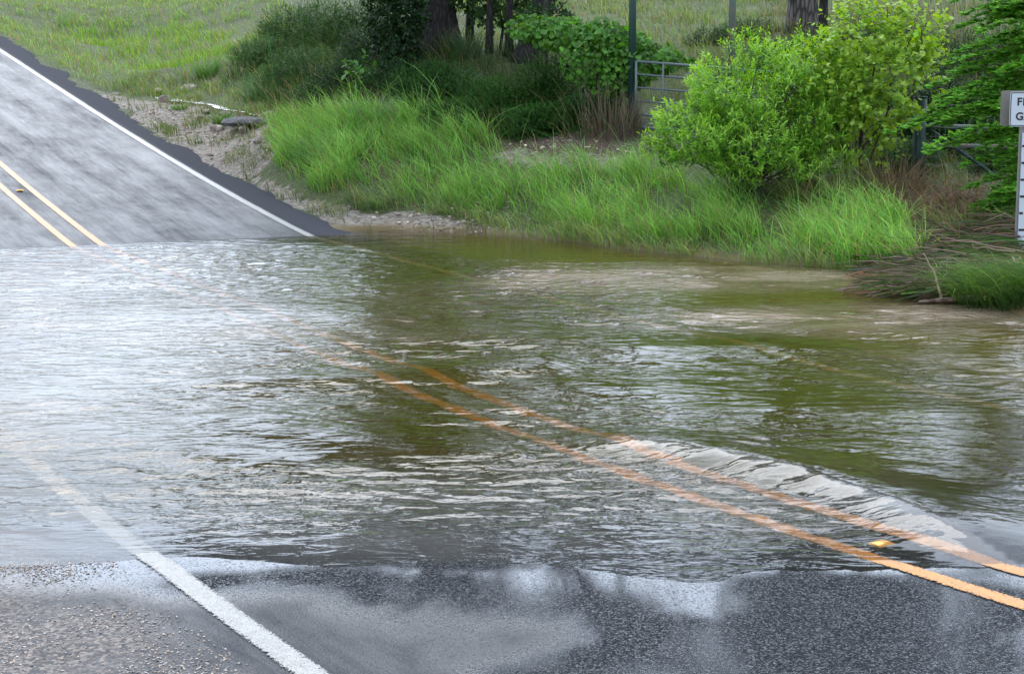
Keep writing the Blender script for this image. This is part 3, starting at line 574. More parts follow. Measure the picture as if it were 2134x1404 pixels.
# ------------------------------------------------------------------ grass
ZONES = [   # ground seen in photo pixels: outline, blade height, blades per m2, colour, tip colour, lean
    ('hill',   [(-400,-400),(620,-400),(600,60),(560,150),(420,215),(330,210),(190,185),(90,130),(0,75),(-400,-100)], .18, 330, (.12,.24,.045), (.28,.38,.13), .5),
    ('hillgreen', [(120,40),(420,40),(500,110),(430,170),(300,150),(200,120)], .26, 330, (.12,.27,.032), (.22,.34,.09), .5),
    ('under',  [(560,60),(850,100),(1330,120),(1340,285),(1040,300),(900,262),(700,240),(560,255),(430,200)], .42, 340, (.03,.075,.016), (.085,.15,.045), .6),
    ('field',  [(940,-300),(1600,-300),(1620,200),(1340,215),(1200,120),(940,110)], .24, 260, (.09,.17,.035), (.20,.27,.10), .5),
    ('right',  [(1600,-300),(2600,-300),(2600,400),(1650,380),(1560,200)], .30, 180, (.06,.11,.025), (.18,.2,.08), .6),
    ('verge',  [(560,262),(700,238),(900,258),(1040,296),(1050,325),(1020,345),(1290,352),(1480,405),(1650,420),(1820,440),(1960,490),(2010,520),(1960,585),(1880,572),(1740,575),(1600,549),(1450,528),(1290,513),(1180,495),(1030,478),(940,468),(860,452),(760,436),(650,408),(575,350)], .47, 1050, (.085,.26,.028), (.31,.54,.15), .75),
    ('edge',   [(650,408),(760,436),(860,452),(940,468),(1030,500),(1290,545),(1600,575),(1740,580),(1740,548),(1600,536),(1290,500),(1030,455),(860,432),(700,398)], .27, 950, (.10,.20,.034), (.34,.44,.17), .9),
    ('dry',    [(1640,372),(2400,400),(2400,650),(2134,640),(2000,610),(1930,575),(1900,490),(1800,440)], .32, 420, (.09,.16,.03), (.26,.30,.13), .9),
    ('gravelverge', GRAVEL, .20, 480, (.07,.12,.025), (.15,.2,.07), .6),
    ('flat', [(2000,520),(2040,512),(2400,512),(2400,680),(1960,630)], .11, 260, (.07,.12,.03), (.2,.2,.1), 1.2),
    ('ditch', [(300,150),(420,160),(520,200),(570,235),(560,262),(440,225),(400,222),(300,208),(240,190)], .22, 520, (.08,.17,.03), (.22,.28,.10), .6),
    ('wall',   [(1010,318),(1060,312),(1300,318),(1310,350),(1180,348),(1050,346)], .12, 14, (.07,.12,.025), (.15,.2,.07), .6),
]
area = [(-19, 15, 14, 34), (-22, 13, 34, 66)]
GV, GQ, GC = [], [], []; base_n = 0
def clump_density(X, Y, sc, seed): return np.clip(.66 + .8 * fbm(X, Y, sc, seed, 3), .05, 1.3)
for zi, (nm, poly, hh, dens, c0, c1, lean) in enumerate(ZONES):
    for ai, (x0, x1, y0, y1) in enumerate(area):
        n = int((x1 - x0) * (y1 - y0) * dens * (.55 if ai else 1.0))
        X = rng.uniform(x0, x1, n); Y = rng.uniform(y0, y1, n)
        # quick cull by frame using a coarse height
        Z = np.zeros(n); ok = np.ones(n, bool)
        Z = land(X, Y) if n < 60000 else None
        if Z is None:
            # interpolate from the ground grid
            fx = np.searchsorted(xs, X) - 1; fy = np.searchsorted(ys, Y) - 1
            u = (X - xs[fx]) / (xs[fx + 1] - xs[fx]); v = (Y - ys[fy]) / (ys[fy + 1] - ys[fy])
            Z = GZ[fy, fx] * (1 - u) * (1 - v) + GZ[fy, fx + 1] * u * (1 - v) + GZ[fy + 1, fx] * (1 - u) * v + GZ[fy + 1, fx + 1] * u * v
        px, py = pix(X, Y, Z); jx = px + 16 * fbm(X, Y, .6, 31, 3); jy = py + 9 * fbm(X, Y, .6, 37, 3)
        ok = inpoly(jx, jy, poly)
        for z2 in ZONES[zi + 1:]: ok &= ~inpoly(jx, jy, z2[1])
        ok &= (Z > -.03) & (px > -250) & (px < 2400) & (py < 720)
        ok &= rng.random(n) < clump_density(X, Y, .55, 131)
        if nm == 'gravelverge': ok &= fbm(X, Y, .6, 133, 3) > .02
        if nm in ('hill', 'field'): ok &= ~((fbm(X, Y, 1.4, 141, 3) > .9) & (rng.random(n) < .8))
        X, Y, Z, py = X[ok], Y[ok], Z[ok], py[ok]; n = len(X)
        if not n: continue
        S_, T_ = road_st(X, Y); k = (T_ > 3.72) | (T_ < -5.1); X, Y, Z = X[k], Y[k], Z[k]; n = len(X)
        cl = fbm(X, Y, .45, 151, 3)
        h = hh * np.clip(1 + .48 * cl + rng.normal(0, .22, n), .25, 2.2)
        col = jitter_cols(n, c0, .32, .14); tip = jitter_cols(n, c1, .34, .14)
        m2 = (fbm(X, Y, 1.8, 161, 3) * .5 + .5)[:, None]                  # broad olive / fresh patches
        olive = np.array([1.35, .95, 1.2]); col = col * (1 - .55 * m2 + .55 * m2 * olive); 
        dead = rng.random(n) < (.11 if nm in ('verge', 'edge') else .38 if nm == 'dry' else .12)
        col[dead] = jitter_cols(int(dead.sum()), (.22, .16, .08), .3); tip[dead] = jitter_cols(int(dead.sum()), (.36, .28, .16), .3)
        tall = rng.random(n) < .05; h = np.where(tall, h * 1.6 + .08, h)
        gap = fbm(X, Y, .33, 171, 2) < -.6; h = np.where(gap, h * .35, h)
        far = np.clip(Y / 26, 1, 2.4)
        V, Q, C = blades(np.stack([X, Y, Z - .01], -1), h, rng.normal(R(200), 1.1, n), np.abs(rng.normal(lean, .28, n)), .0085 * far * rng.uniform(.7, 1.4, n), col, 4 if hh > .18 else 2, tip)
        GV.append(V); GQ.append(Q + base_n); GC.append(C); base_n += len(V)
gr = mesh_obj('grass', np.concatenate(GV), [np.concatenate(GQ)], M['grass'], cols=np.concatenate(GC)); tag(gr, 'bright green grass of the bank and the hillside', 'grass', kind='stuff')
print('grass verts', base_n)

def tuft(name, label, px, py, n, h, spread, lean=.6, c=(.045,.12,.018), tip=(.16,.28,.10), group=None, P=None, wd=.011, dirn=None, dl=None):
    p = P if P else GP(px, py); a = rng.uniform(0, 6.283, n); r = spread * np.sqrt(rng.random(n))
    X = r * np.cos(a); Y = r * np.sin(a); Z = land(X + p[0], Y + p[1]) - p[2] if p[2] > .01 else 0 * X
    ld = a + rng.normal(0, .5, n) if dirn is None else rng.normal(dirn, dl or .5, n)
    V, Q, C = blades(np.stack([X, Y, Z - .02], -1), h * rng.uniform(.5, 1.15, n), ld, np.abs(rng.normal(lean, .25, n)), wd * rng.uniform(.7, 1.3, n), jitter_cols(n, c, .25), 6, jitter_cols(n, tip, .25))
    o = mesh_obj(name, V, [Q], M['grass'], cols=C); o.location = p
    return tag(o, label, 'grass tuft', group)

# ------------------------------------------------------------------ shrubs and trees
def stems_and_tips(mb, base, tips, r0, col, wig=.12, n=6):
    """bent stems from the base to each tip"""
    for tpt in tips:
        a = np.asarray(base, float) + rng.normal(0, .05, 3) * [1, 1, 0]; b = np.asarray(tpt, float); t = np.linspace(0, 1, n)[:, None]
        P = a + (b - a) * t; P[:, 2] += (b[2] - a[2]) * .12 * np.sin(t[:, 0] * np.pi); P[1:-1] += rng.normal(0, wig * .3, (n - 2, 3))
        L_ = np.linalg.norm(b - a); mb.tube(P, r0 * (1 - .75 * t[:, 0]), 6, col)
def lumps_points(lumps, n, shell=.55):
    """random points inside a set of ellipsoids (cx,cy,cz,rx,ry,rz), favouring the outside"""
    vol = np.array([l[3] * l[4] * l[5] for l in lumps]); k = rng.choice(len(lumps), n, p=vol / vol.sum()); Lm = np.array(lumps)[k]
    d = unit(rng.normal(0, 1, (n, 3))); r = np.maximum(rng.random(n) ** (1 / 3), shell * rng.random(n) ** .3)[:, None]
    return Lm[:, :3] + d * r * Lm[:, 3:], d, r[:, 0]
def sprigs(P, D, nleaf, length, lsize, shape, c, up=.5, v=.22, tipc=None, hue=.12):
    """leafy shoots: leaves set along a short twig"""
    n = len(P); D = unit(D + np.array([0, 0, up])); t = np.tile(np.linspace(.1, 1, nleaf), n)
    Pn = np.repeat(P, nleaf, 0); Dn = np.repeat(D, nleaf, 0); ln = np.repeat(length * rng.uniform(.6, 1.2, n), nleaf)
    pos = Pn + Dn * (t * ln)[:, None]; side = unit(rng.normal(0, 1, (n * nleaf, 3))); side = unit(side - Dn * (side * Dn).sum(1, keepdims=True))
    ld = unit(Dn * (.35 + .5 * t[:, None]) + side * .85); nn = unit(Dn * .6 + np.array([0, 0, .7]) + rng.normal(0, .35, (n * nleaf, 3)))
    cs = np.repeat(jitter_cols(n, c, v, hue), nleaf, 0) * np.exp(rng.normal(0, .12, (n * nleaf, 1)))
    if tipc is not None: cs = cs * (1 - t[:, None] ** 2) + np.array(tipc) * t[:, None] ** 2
    return leaves(pos, ld, nn, lsize * rng.uniform(.6, 1.15, n * nleaf), shape, cs)
def build_leaves(name, parts, mat, parent):
    V = []; Fd = {}; C = []; n = 0
    for v, f, c in parts:
        V.append(v); C.append(c); Fd.setdefault(f.shape[1], []).append(f + n); n += len(v)
    return mesh_obj(name, np.concatenate(V), [np.concatenate(x) for x in Fd.values()], mat, parent, cols=np.concatenate(C), smooth=False)
def shrub(name, label, cat, base, lumps, kind, group=None, stems=14, stem_r=.012, stem_name='stem'):
    """lumps in local coordinates relative to base"""
    t = thing(name, label, cat, base, group); mb = MB()
    tips, d, r = lumps_points(lumps, stems, .5); stems_and_tips(mb, (0, 0, -.05), tips, stem_r, (1, 1, 1)); mb.obj(stem_name, M['twig'], t)
    kind(t, lumps); return t

def k_willow(t, lumps):
    lumps = [(a, b, c, x * .86, y * .86, z * .86) for a, b, c, x, y, z in lumps]; Ex, dx_, rx_ = lumps_points(lumps, 26, .98); lumps = lumps + [(*e, .2, .2, .22) for e in Ex]
    P, d, r = lumps_points(lumps, 5600, .75)
    o = (P[:, 2] > .05) & (fbm(P[:, 0] + P[:, 1] * .8 + 9, P[:, 2] - P[:, 1] * .5 + 7, .42, 401, 3) > -.28); P, d, r = P[o], d[o], r[o]
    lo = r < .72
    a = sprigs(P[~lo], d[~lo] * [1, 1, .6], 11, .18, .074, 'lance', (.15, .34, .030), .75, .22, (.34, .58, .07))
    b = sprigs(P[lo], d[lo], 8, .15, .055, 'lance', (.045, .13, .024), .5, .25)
    S_, ds, rs = lumps_points(lumps[:11], 420, .99); u_ = ds[:, 2] > -.1; a2 = sprigs(S_[u_] , ds[u_] * [1, 1, .5], 15, .34, .066, 'lance', (.16, .36, .03), 1.3, .18, (.36, .60, .07))
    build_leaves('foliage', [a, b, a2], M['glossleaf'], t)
def k_juniper(n, c=(.020, .055, .014), ls=.032):
    def k(t, lumps):
        P, d, r = lumps_points(lumps, n, .6); o = P[:, 2] > -.1; P, d = P[o], d[o]
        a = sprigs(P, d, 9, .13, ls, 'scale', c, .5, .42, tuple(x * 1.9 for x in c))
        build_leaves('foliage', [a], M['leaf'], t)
    return k
def k_broad(n, size, shape, c, tipc=None, nl=5, length=.14, up=.1, v=.25):
    def k(t, lumps):
        P, d, r = lumps_points(lumps, n, .8); o = P[:, 2] > -.1; P, d = P[o], d[o]
        build_leaves('foliage', [sprigs(P, d, nl, length, size, shape, c, up, v, tipc)], M['glossleaf'], t)
    return k

def tree(name, label, base, trunk_pts, r0, crown, nleaf, c, lsize=.10, group=None, bark='bark', sides=14, cat='tree'):
    t = thing(name, label, cat, base, group); mb = MB(); P = np.array(trunk_pts, float)
    # smooth the trunk path
    u = np.linspace(0, 1, len(P)); uu = np.linspace(0, 1, 22); Q = np.stack([np.interp(uu, u, P[:, k]) for k in range(3)], -1)
    rad = r0 * (1 - .55 * uu) * (1 + .55 * np.exp(-uu * 16)); mb.tube(Q, rad, sides)
    V = mb.V[0]; nz = fbm(np.arctan2(V[:, 1] - Q[0][1], V[:, 0] - Q[0][0]) * 3, V[:, 2] * .6, .5, 3, 3); ctr = np.repeat(Q, sides, 0); V[:] = ctr + (V - ctr) * (1 + .09 * nz[:, None])
    trk = mb.obj('trunk', M[bark], t)
    if crown:
        mb = MB(); tips, d, r = lumps_points(crown, 16, .6)
        for tp in tips:
            s = Q[int(rng.integers(11, 21))]; n = 7; tt = np.linspace(0, 1, n)[:, None]; L_ = s + (tp - s) * tt + rng.normal(0, .12, (n, 3)) * tt * (1 - tt) * 3; L_[0] = s
            mb.tube(L_, r0 * .32 * (1 - .8 * tt[:, 0]), 6)
        mb.obj('limb', M[bark], t)
        P, d, r = lumps_points(crown, nleaf, .6)
        k = fbm(P[:, 0] + P[:, 1] * .7, P[:, 2] + P[:, 1] * .3, .9, int(abs(base[0] * 13)) + 5, 3) > -.35; P, d = P[k], d[k]
        build_leaves('crown', [sprigs(P, d, 7, .30, lsize, 'oval', c, .0, .35)], M['leaf'], t)
    return t

# --- big trees (crowns mostly above the frame, seen again in the water)
bp = GP(905, 112); B = lambda px, py, Y: tuple(np.array(W(px, py, Y)) - np.array(bp))
tree('oak_tree', 'thickest dark trunk, on the bank left of the gate', bp,
     [(0,0,-.2),(-.05,.05,1.5),(-.1,.1,3.5),(-.3,.2,6),(-.5,.2,8.5)], .46,
     [(-1.8,0,5.2,2.3,2.2,1.5),(.7,.2,6.2,1.3,2,1.3),(-.6,-.3,7.8,2.6,2.2,1.5),(-4.0,.2,5.6,1.7,1.6,1.3),(-3.4,0,7.6,1.8,1.8,1.3),(-.3,0,2.6,1.6,1.4,.75),(1.2,.4,3.0,1.2,1.2,.7)], 13000, (.022,.05,.012), .16)
g2 = GP(1092, 128)
tree('oak_tree', 'dark leaning trunk disappearing up into the leafy vine', g2, [(0,0,-.2),(.25,0,.8),(.75,.1,2.0),(1.3,.2,4.2),(1.6,.2,6.5)], .24,
     [(1.0,.2,6.0,1.7,1.8,1.1),(1.9,.2,7.6,1.9,1.7,1.3)], 3200, (.024,.055,.012), .12)
for px, py, r, lab in [(978,98,.085,'slim dark trunk, leftmost of the three thin ones between the two oaks'),(1019,112,.07,'slim dark trunk, middle one of the three thin ones between the two oaks'),(1060,118,.08,'slim grey trunk just left of the leaning oak')]:
    p = GP(px, py); dx = rng.normal(0, .15)
    tree('young_tree', lab, p, [(0,0,-.1),(.02,0,1.2),(dx,.05,3),(dx*2,.1,5.5)], r, [(dx*2,.1,5.8,.9,.9,1.0)], 500, (.028,.07,.014), .10, group='thin trees between the oaks', sides=8)
p = GP(936, 95); tree('young_tree', 'narrow grey stem close against the right side of the thick dark trunk', (p[0], p[1] + .6, p[2]), [(0,0,-.1),(.02,0,1.5),(.05,.05,3),(.1,.1,6)], .11, [(.2,.1,6.2,1,1,1)], 500, (.028,.07,.014), .10, bark='greybark', sides=8)
p = GP(1672, 66); tree('oak_tree', 'stout grey-brown trunk with rough bark above the leafy bush', p, [(0,0,-.2),(-.05,0,1.5),(-.1,.1,4),(.2,.2,7),(.3,.2,10)], .27,
     [(.4,0,5.3,2.0,2,1.3),(3.2,.2,5.2,2.0,1.6,1.2),(1.0,0,7.2,2.6,2,1.2),(-1.9,.2,5.6,1.3,1.4,.9),(-3.3,0,5.2,1.3,1.2,1.0),(-1.2,0,1.6,1.4,1.1,.55),(1.6,.3,1.7,1.3,1.1,.55)], 8000, (.022,.05,.012), .13, bark='greybark')
p = GP(1713, 82); tree('young_tree', 'thin black trunk right beside the stout grey-brown one', p, [(0,0,-.1),(.02,0,1.2),(.0,.05,3),(.1,.1,5)], .09, [(.1,.1,5.0,.8,.8,.9)], 400, (.026,.06,.014), .10, sides=8)

# --- foliage hanging into the top of the picture around the trunks
def hang(name, label, px, py, Y, rx, rz, n, c, size=.09, shape='oval', cat='tree'):
    x, y, z = W(px, py, Y); g = float(land(np.array([x]), np.array([y]))[0])
    t = thing(name, label, cat, (x, y, g)); mb = MB(); mb.tube([(0,0,-.1),(.08,0,(z-g)*.5),(0,0,z-g)], [.035,.028,.012], 7); mb.obj('trunk', M['bark'], t)
    lumps = [(0,0,z-g,rx,.5,rz),(rx*.5,.1,z-g+rz*.5,rx*.7,.5,rz*.8),(-rx*.6,-.1,z-g+rz*.35,rx*.6,.45,rz*.7)]
    k_broad(n, size, shape, c, nl=5)(t, lumps); return t
hang('sapling', 'leafy sapling hanging over the thin trunks at the top', 1040, 14, 33.5, .75, .38, 520, (.04,.10,.02))
hang('sapling', 'dark leafy sapling against the left side of the thick trunk', 825, 60, 31.8, .42, .95, 900, (.018,.050,.012))
hang('sapling', 'dark leafy sapling in front of the foot of the leaning trunk', 1130, 60, 30.5, .40, .30, 300, (.03,.08,.016))

# --- junipers at the left of the trees
def jun(px, py, Y, rw, rh, n, lab, c=(.028,.068,.014), tall=1.0):
    x, y, z = W(px, py, Y); g = float(land(np.array([x]), np.array([y]))[0]); top = z - g
    lumps = [(0,0,top*.45,rw*1.15,rw*.8,max(.3,top*.55)),(-rw*.5,.1,top*.75,rw*.6,rw*.5,rh*.55),(rw*.45,0,top*.8,rw*.6,rw*.5,rh*.6),(0,-.15,top*.95,rw*.45,rw*.4,rh*.55)]
    shrub('juniper_shrub', lab, 'shrub', (x, y, g), lumps, k_juniper(int(n * 1.7), c), 'dark junipers on the bank', 10, .014)
jun(640, 45, 39, .95, .8, 1500, 'dark juniper highest up the slope, left end of the thicket')
jun(735, 30, 37, 1.1, .9, 1900, 'tall dark juniper in the middle of the thicket')
jun(800, 90, 33.5, .8, .7, 1700, 'dark rounded juniper just left of the thick trunk', (.015,.042,.012))
jun(560, 100, 38, .75, .45, 900, 'low mid-green juniper at the outer left edge of the thicket', (.035,.085,.018))
jun(650, 125, 34.5, .85, .5, 1200, 'mid-green spreading juniper below the thicket, over bare soil', (.028,.075,.016))
jun(735, 150, 31.8, .7, .5, 1100, 'dark juniper behind the broad-leaved weed', (.016,.045,.012))
jun(860, 150, 30.6, .8, .4, 900, 'low dark scrub at the foot of the thick trunk', (.018,.045,.014))
jun(1040, 205, 28.6, .55, .6, 1000, 'upright juniper in the scrub right of the tall weeds', (.028,.080,.014))
jun(1140, 165, 28.8, .45, .85, 1000, 'pointed juniper under the leaning trunk', (.026,.075,.014))
jun(1215, 235, 27.8, .50, .45, 1100, 'low juniper in the shade under the vine', (.022,.062,.013))
jun(1115, 250, 27.6, .45, .35, 800, 'small juniper above the gravel track', (.026,.075,.014))
jun(985, 185, 29.6, .6, .4, 800, 'wispy green scrub between the thick trunk and the leaning trunk', (.036,.085,.02))
jun(905, 165, 29.8, .7, .5, 1100, 'dense green shrub on the bank under the thick trunk', (.026,.07,.015))
jun(950, 240, 28.2, .5, .35, 800, 'small dark shrub among the tall weeds of the bank', (.022,.062,.014))
jun(600, 170, 35, .7, .5, 900, 'low green shrub at the left foot of the thicket', (.032,.085,.018))
jun(690, 200, 32.3, .6, .4, 900, 'dark low shrub over the bare reddish soil', (.018,.05,.012))
jun(1490, 95, 35.5, .55, .4, 600, 'dark bush in the field behind the gate', (.025,.055,.014))
jun(1560, 75, 35, .6, .5, 700, 'dark bush on the field right of the second tall post', (.03,.07,.016))
jun(1640, 110, 31, .8, .5, 900, 'feathery green bush below the stout grey-brown trunk', (.04,.10,.02))
jun(1830, 70, 31, .9, .7, 900, 'dull green bush behind the top of the lobed-leaf sapling', (.03,.07,.018))
jun(1960, 205, 25.5, .55, .8, 1500, 'near-black evergreen behind the fence corner post', (.012,.034,.012))
jun(2060, 90, 30, .9, .6, 1000, 'olive bush on the slope behind the feathery tree', (.035,.07,.018))
jun(2050, 210, 25, .6, .6, 1300, 'dark leafy bush behind the feathery tree and the rail fence', (.03,.075,.016))
jun(2100, 330, 23.6, .45, .6, 900, 'dark green bush low between the rail fence and the gauge', (.028,.075,.014))
jun(1750, 190, 26, .9, .7, 1300, 'dark bush behind the gate end, seen between the two bright shrubs', (.018,.048,.014))
jun(1880, 330, 24, .5, .45, 700, 'low tangled shrub at the foot of the corner post', (.03,.07,.018))

# --- broad-leaved weed, vine, bright bushes
p = GP(755, 222); shrub('weed', 'pale broad-leaved weed standing in front of dark junipers', 'weed', p, [(0,0,.35,.16,.16,.32),(-.08,0,.62,.14,.14,.18),(.16,0,.45,.14,.12,.16)], k_broad(34, .13, 'oval', (.07,.17,.035), nl=4, length=.16), None, 5, .008)
# vine smothering a low tree beside the gate post
x, y, z = W(1262, 115, 27.9); g_ = float(land(np.array([x]), np.array([y]))[0]); zz = z - g_
vt = thing('vine', 'mound of broad-leaved vine draped beside the gate post', 'vine', (x, y, g_)); mb = MB()
for a in range(7):
    mb.tube([(rng.normal(0,.1), rng.normal(0,.1), -.1), (rng.normal(0,.25), .1, zz * .5), (rng.normal(0,.6), 0, zz * .95)], [.03, .022, .01], 6)
mb.obj('stem', M['bark'], vt)
VL = [(-.15,0,zz,.62,.5,.52),(.35,0,zz-.08,.55,.45,.50),(-.75,.25,zz+.35,.55,.4,.28),(.15,0,zz-.38,.48,.4,.30),(.85,.05,zz-.05,.42,.35,.24),(-1.15,.45,zz+.45,.45,.4,.22),(1.15,.1,zz-.1,.30,.25,.12),(-.05,.05,zz+.35,.4,.35,.25)]
P, d, r = lumps_points(VL, 3600, .9); 
nn = unit(d + np.array([0, -.35, .45]) + rng.normal(0, .45, P.shape)); dd = unit(np.array([0, -.3, -.9]) + d * .5 + rng.normal(0, .65, P.shape))
cl = jitter_cols(len(P), (.085,.22,.026), .32, .1); build_leaves('foliage', [leaves(P, dd, nn, .085 * rng.uniform(.6, 1.3, len(P)), 'heart', cl, .25)], M['glossleaf'], vt)

p = GP(1540, 408); s = 22.9 / F
def lump(px, py, rx, rz, p, dy=0, ry=None):
    x, y, z = W(px, py, p[1] + dy); k = p[1] / F; return (x - p[0], dy, z - p[2], rx * k, (ry or rx) * k, rz * k)
shrub('bush', 'large bright green narrow-leaved bush in front of the gate', 'bush', p,
      [lump(1575,190,150,95,p),lump(1450,290,105,70,p,-.1),lump(1560,300,140,80,p,-.3),lump(1670,250,110,110,p),lump(1370,320,60,32,p,-.2),lump(1430,250,50,32,p),lump(1560,115,60,45,p,.1),lump(1680,140,85,60,p,.1),lump(1600,355,120,45,p,-.3),lump(1720,330,60,50,p,-.2),lump(1515,165,40,45,p,.1)], k_willow, None, 46, .016)
# the sycamore-like saplings
p = GP(1790, 388)
def k_maple(t, lumps):
    P, d, r = lumps_points(lumps, 1400, .5); o = fbm(P[:, 0] + P[:, 1] * .8 + 9, P[:, 2] + 7, .35, 411, 2) > -.5; P, d = P[o], d[o]
    build_leaves('foliage', [sprigs(P, d, 5, .20, .074, 'maple', (.18,.32,.035), .45, .3, (.36,.52,.08))], M['glossleaf'], t)
def spindly(name, label, p, spec, kind, cat, rb=.016):
    t = thing(name, label, cat, p); mb = MB()
    for (px0, py0, px1, py1) in spec:
        a = np.array(W(px0, py0, p[1])) - p; b = np.array(W(px1, py1, p[1])) - p; tt = np.linspace(0, 1, 9)[:, None]; P = a + (b - a) * tt; P[1:-1] += rng.normal(0, .018, (7, 3)); mb.tube(P, rb * (1 - .8 * tt[:, 0]) + .002, 7)
    mb.obj('stem', M['twig'], t); kind(t, None); return t
ML = [lump(1790,75,70,55,p),lump(1840,20,30,25,p),lump(1905,75,60,50,p),lump(1730,140,60,45,p),lump(1870,150,80,70,p),lump(1760,200,75,50,p),lump(1830,230,80,45,p),lump(1920,30,25,25,p),lump(1900,200,50,60,p),lump(1740,260,45,40,p),lump(1850,330,35,25,p),lump(1800,290,50,35,p)]
spindly('sapling', 'young sapling with pale lobed leaves and thin upright stems, right of the bright bush', p, [(1794,392,1786,60),(1790,390,1720,150),(1795,390,1905,60),(1793,300,1850,15),(1792,330,1870,180),(1770,380,1735,210),(1900,230,1925,20)], lambda t, l: k_maple(t, ML), 'sapling')

# feathery-leaved young tree at the right: long drooping sprays
def cypress():
    p = (W(2175, 500, 21.3)); gz = float(land(np.array([p[0]]), np.array([p[1]]))[0]); p = (p[0], p[1], gz)
    t = thing('feathery_tree', 'young feathery-leaved tree reaching over the rail fence at the right edge', 'tree', p)
    top = np.array(W(2190, -150, 21.3)) - p; mb = MB(); mb.tube([(0,0,-.1),top * .5 + [.03,0,0],top], [.045,.03,.01], 9); mb.obj('trunk', M['twig'], t)
    br = MB(); parts = []; k = p[1] / F
    spec = []
    for (tx, ty) in [(1985,5),(2010,30),(1995,60),(2040,70),(1985,115),(2000,150),(1975,135),(1940,180),(1960,215),(1890,268),(1930,235),(1995,255),(1850,278),(2020,200),(2060,175),(1990,300),(1930,320),(2040,310),(2010,345),(2060,370),(2010,395),(2080,400),(2030,430),(2070,450),(2000,470),(1950,500),(2060,500),(2090,330),(2075,240),(2060,120),(2080,30),(2100,470),(2020,520),(2110,380),(2050,0),(2120,130),(2110,90)]:
        spec.append((tx, ty, rng.normal(0, .25)))
        for _ in range(2): spec.append((tx + rng.uniform(15, 90), ty + rng.uniform(-30, 35), rng.normal(0, .35)))
    for tx, ty, dy in spec:
        tip = np.array(W(tx, ty, p[1] + dy)) - p; h0 = tip[2] - .02 + .10 * abs(tip[0]); h0 = min(max(h0, .15), top[2] * .96); s0 = top * (h0 / top[2])
        n = 12; tt = np.linspace(0, 1, n)[:, None]; P = s0 + (tip - s0) * tt; P[:, 2] += .10 * np.sin(tt[:, 0] * np.pi) * np.linalg.norm(tip - s0); P[1:-1] += rng.normal(0, .008, (n - 2, 3))
        br.tube(P, .009 * (1 - .85 * tt[:, 0]) + .001, 5)
        # side sprays carrying two rows of soft needles
        m = int(46 * np.linalg.norm(tip - s0) / .9) + 18; u = rng.uniform(.22, 1, m); base = np.stack([np.interp(u, tt[:, 0], P[:, q_]) for q_ in range(3)], -1)
        ax = unit((tip - s0)[None] + rng.normal(0, .05, (m, 3))); sd = np.where(rng.random(m) < .5, 1, -1)[:, None]; lat = unit(np.cross(ax, [0, 0, 1])); tw = unit(ax * .8 + lat * sd * .75 + rng.normal(0, .28, (m, 3)) + np.array([0, 0, .08])); ln = rng.uniform(.07, .17, m) * (1.15 - .5 * u)
        K = 13; uu = np.tile(np.linspace(.05, 1, K), m); B_ = np.repeat(base, K, 0) + np.repeat(tw, K, 0) * (uu * np.repeat(ln, K))[:, None]
        tl = unit(np.cross(np.repeat(tw, K, 0), [0, 0, 1]) + rng.normal(0, .12, (m * K, 3)))
        cs = np.repeat(jitter_cols(m, (.15, .36, .04), .28, .1), K, 0)
        for sg in (-1, 1):
            dd = unit(tl * sg + np.repeat(tw, K, 0) * .7 + np.array([0, 0, -.12])); nn = unit(np.array([0, -.5, 1.0]) + rng.normal(0, .5, (m * K, 3)))
            parts.append(leaves(B_, dd, nn, .040 * rng.uniform(.7, 1.2, m * K) * (1.15 - .5 * uu), 'needlew', cs, .1))
    br.obj('branch', M['twig'], t); build_leaves('foliage', parts, M['leaf'], t)
cypress()

# --- tufts of grass that stand out
TG = 'separate tufts in the ditch'
tuft('grass_tuft', 'dark green arching tuft near the top of the ditch', 432, 160, 260, .55, .28, .6, group=TG)
tuft('grass_tuft', 'tall blue-green tuft under the left juniper', 545, 205, 320, .60, .35, .6, (.045,.11,.03), (.18,.28,.14), TG)
tuft('grass_tuft', 'small round tuft growing among the rocks beside the trickle', 460, 262, 240, .34, .14, .7, group=TG)
tuft('grass_tuft', 'short tuft at the gravel edge above the trickle', 375, 228, 130, .18, .14, .8, group=TG)
tuft('grass_tuft', 'tall dark tuft leaning at the left end of the bright bank', 660, 345, 420, .60, .30, .55, (.035,.11,.02), group=TG)
tuft('grass_tuft', 'arching tuft low on the bank where the mud begins', 765, 430, 320, .30, .32, 1.0, (.06,.12,.03), (.2,.26,.13), TG)
tuft('grass_tuft', 'tall pale-tipped tuft in front of the broad-leaved weed', 770, 262, 300, .62, .3, .7, (.045,.10,.03), (.26,.36,.26), TG)
tuft('grass_tuft', 'tall silvery-tipped tuft below the thick trunk', 955, 225, 320, .70, .40, .8, (.05,.10,.035), (.30,.38,.30), TG)
tuft('grass_tuft', 'upright grass between the slim trunks', 970, 120, 220, .6, .3, .35, (.03,.08,.025), (.12,.2,.1), TG)
tuft('grass_tuft', 'brown dead stalks under the vine beside the gate', 1275, 285, 170, .9, .45, .2, (.09,.07,.05), (.2,.16,.11), TG)
tuft('grass_tuft', 'arching olive tuft at the foot of the bright bush', 1690, 410, 520, .50, .42, 1.1, (.085,.11,.03), (.24,.22,.10), TG)
tuft('grass_tuft', 'tall dry-stemmed tuft at the foot of the corner post', 1860, 410, 300, .6, .4, .4, (.12,.085,.05), (.26,.19,.12), TG)
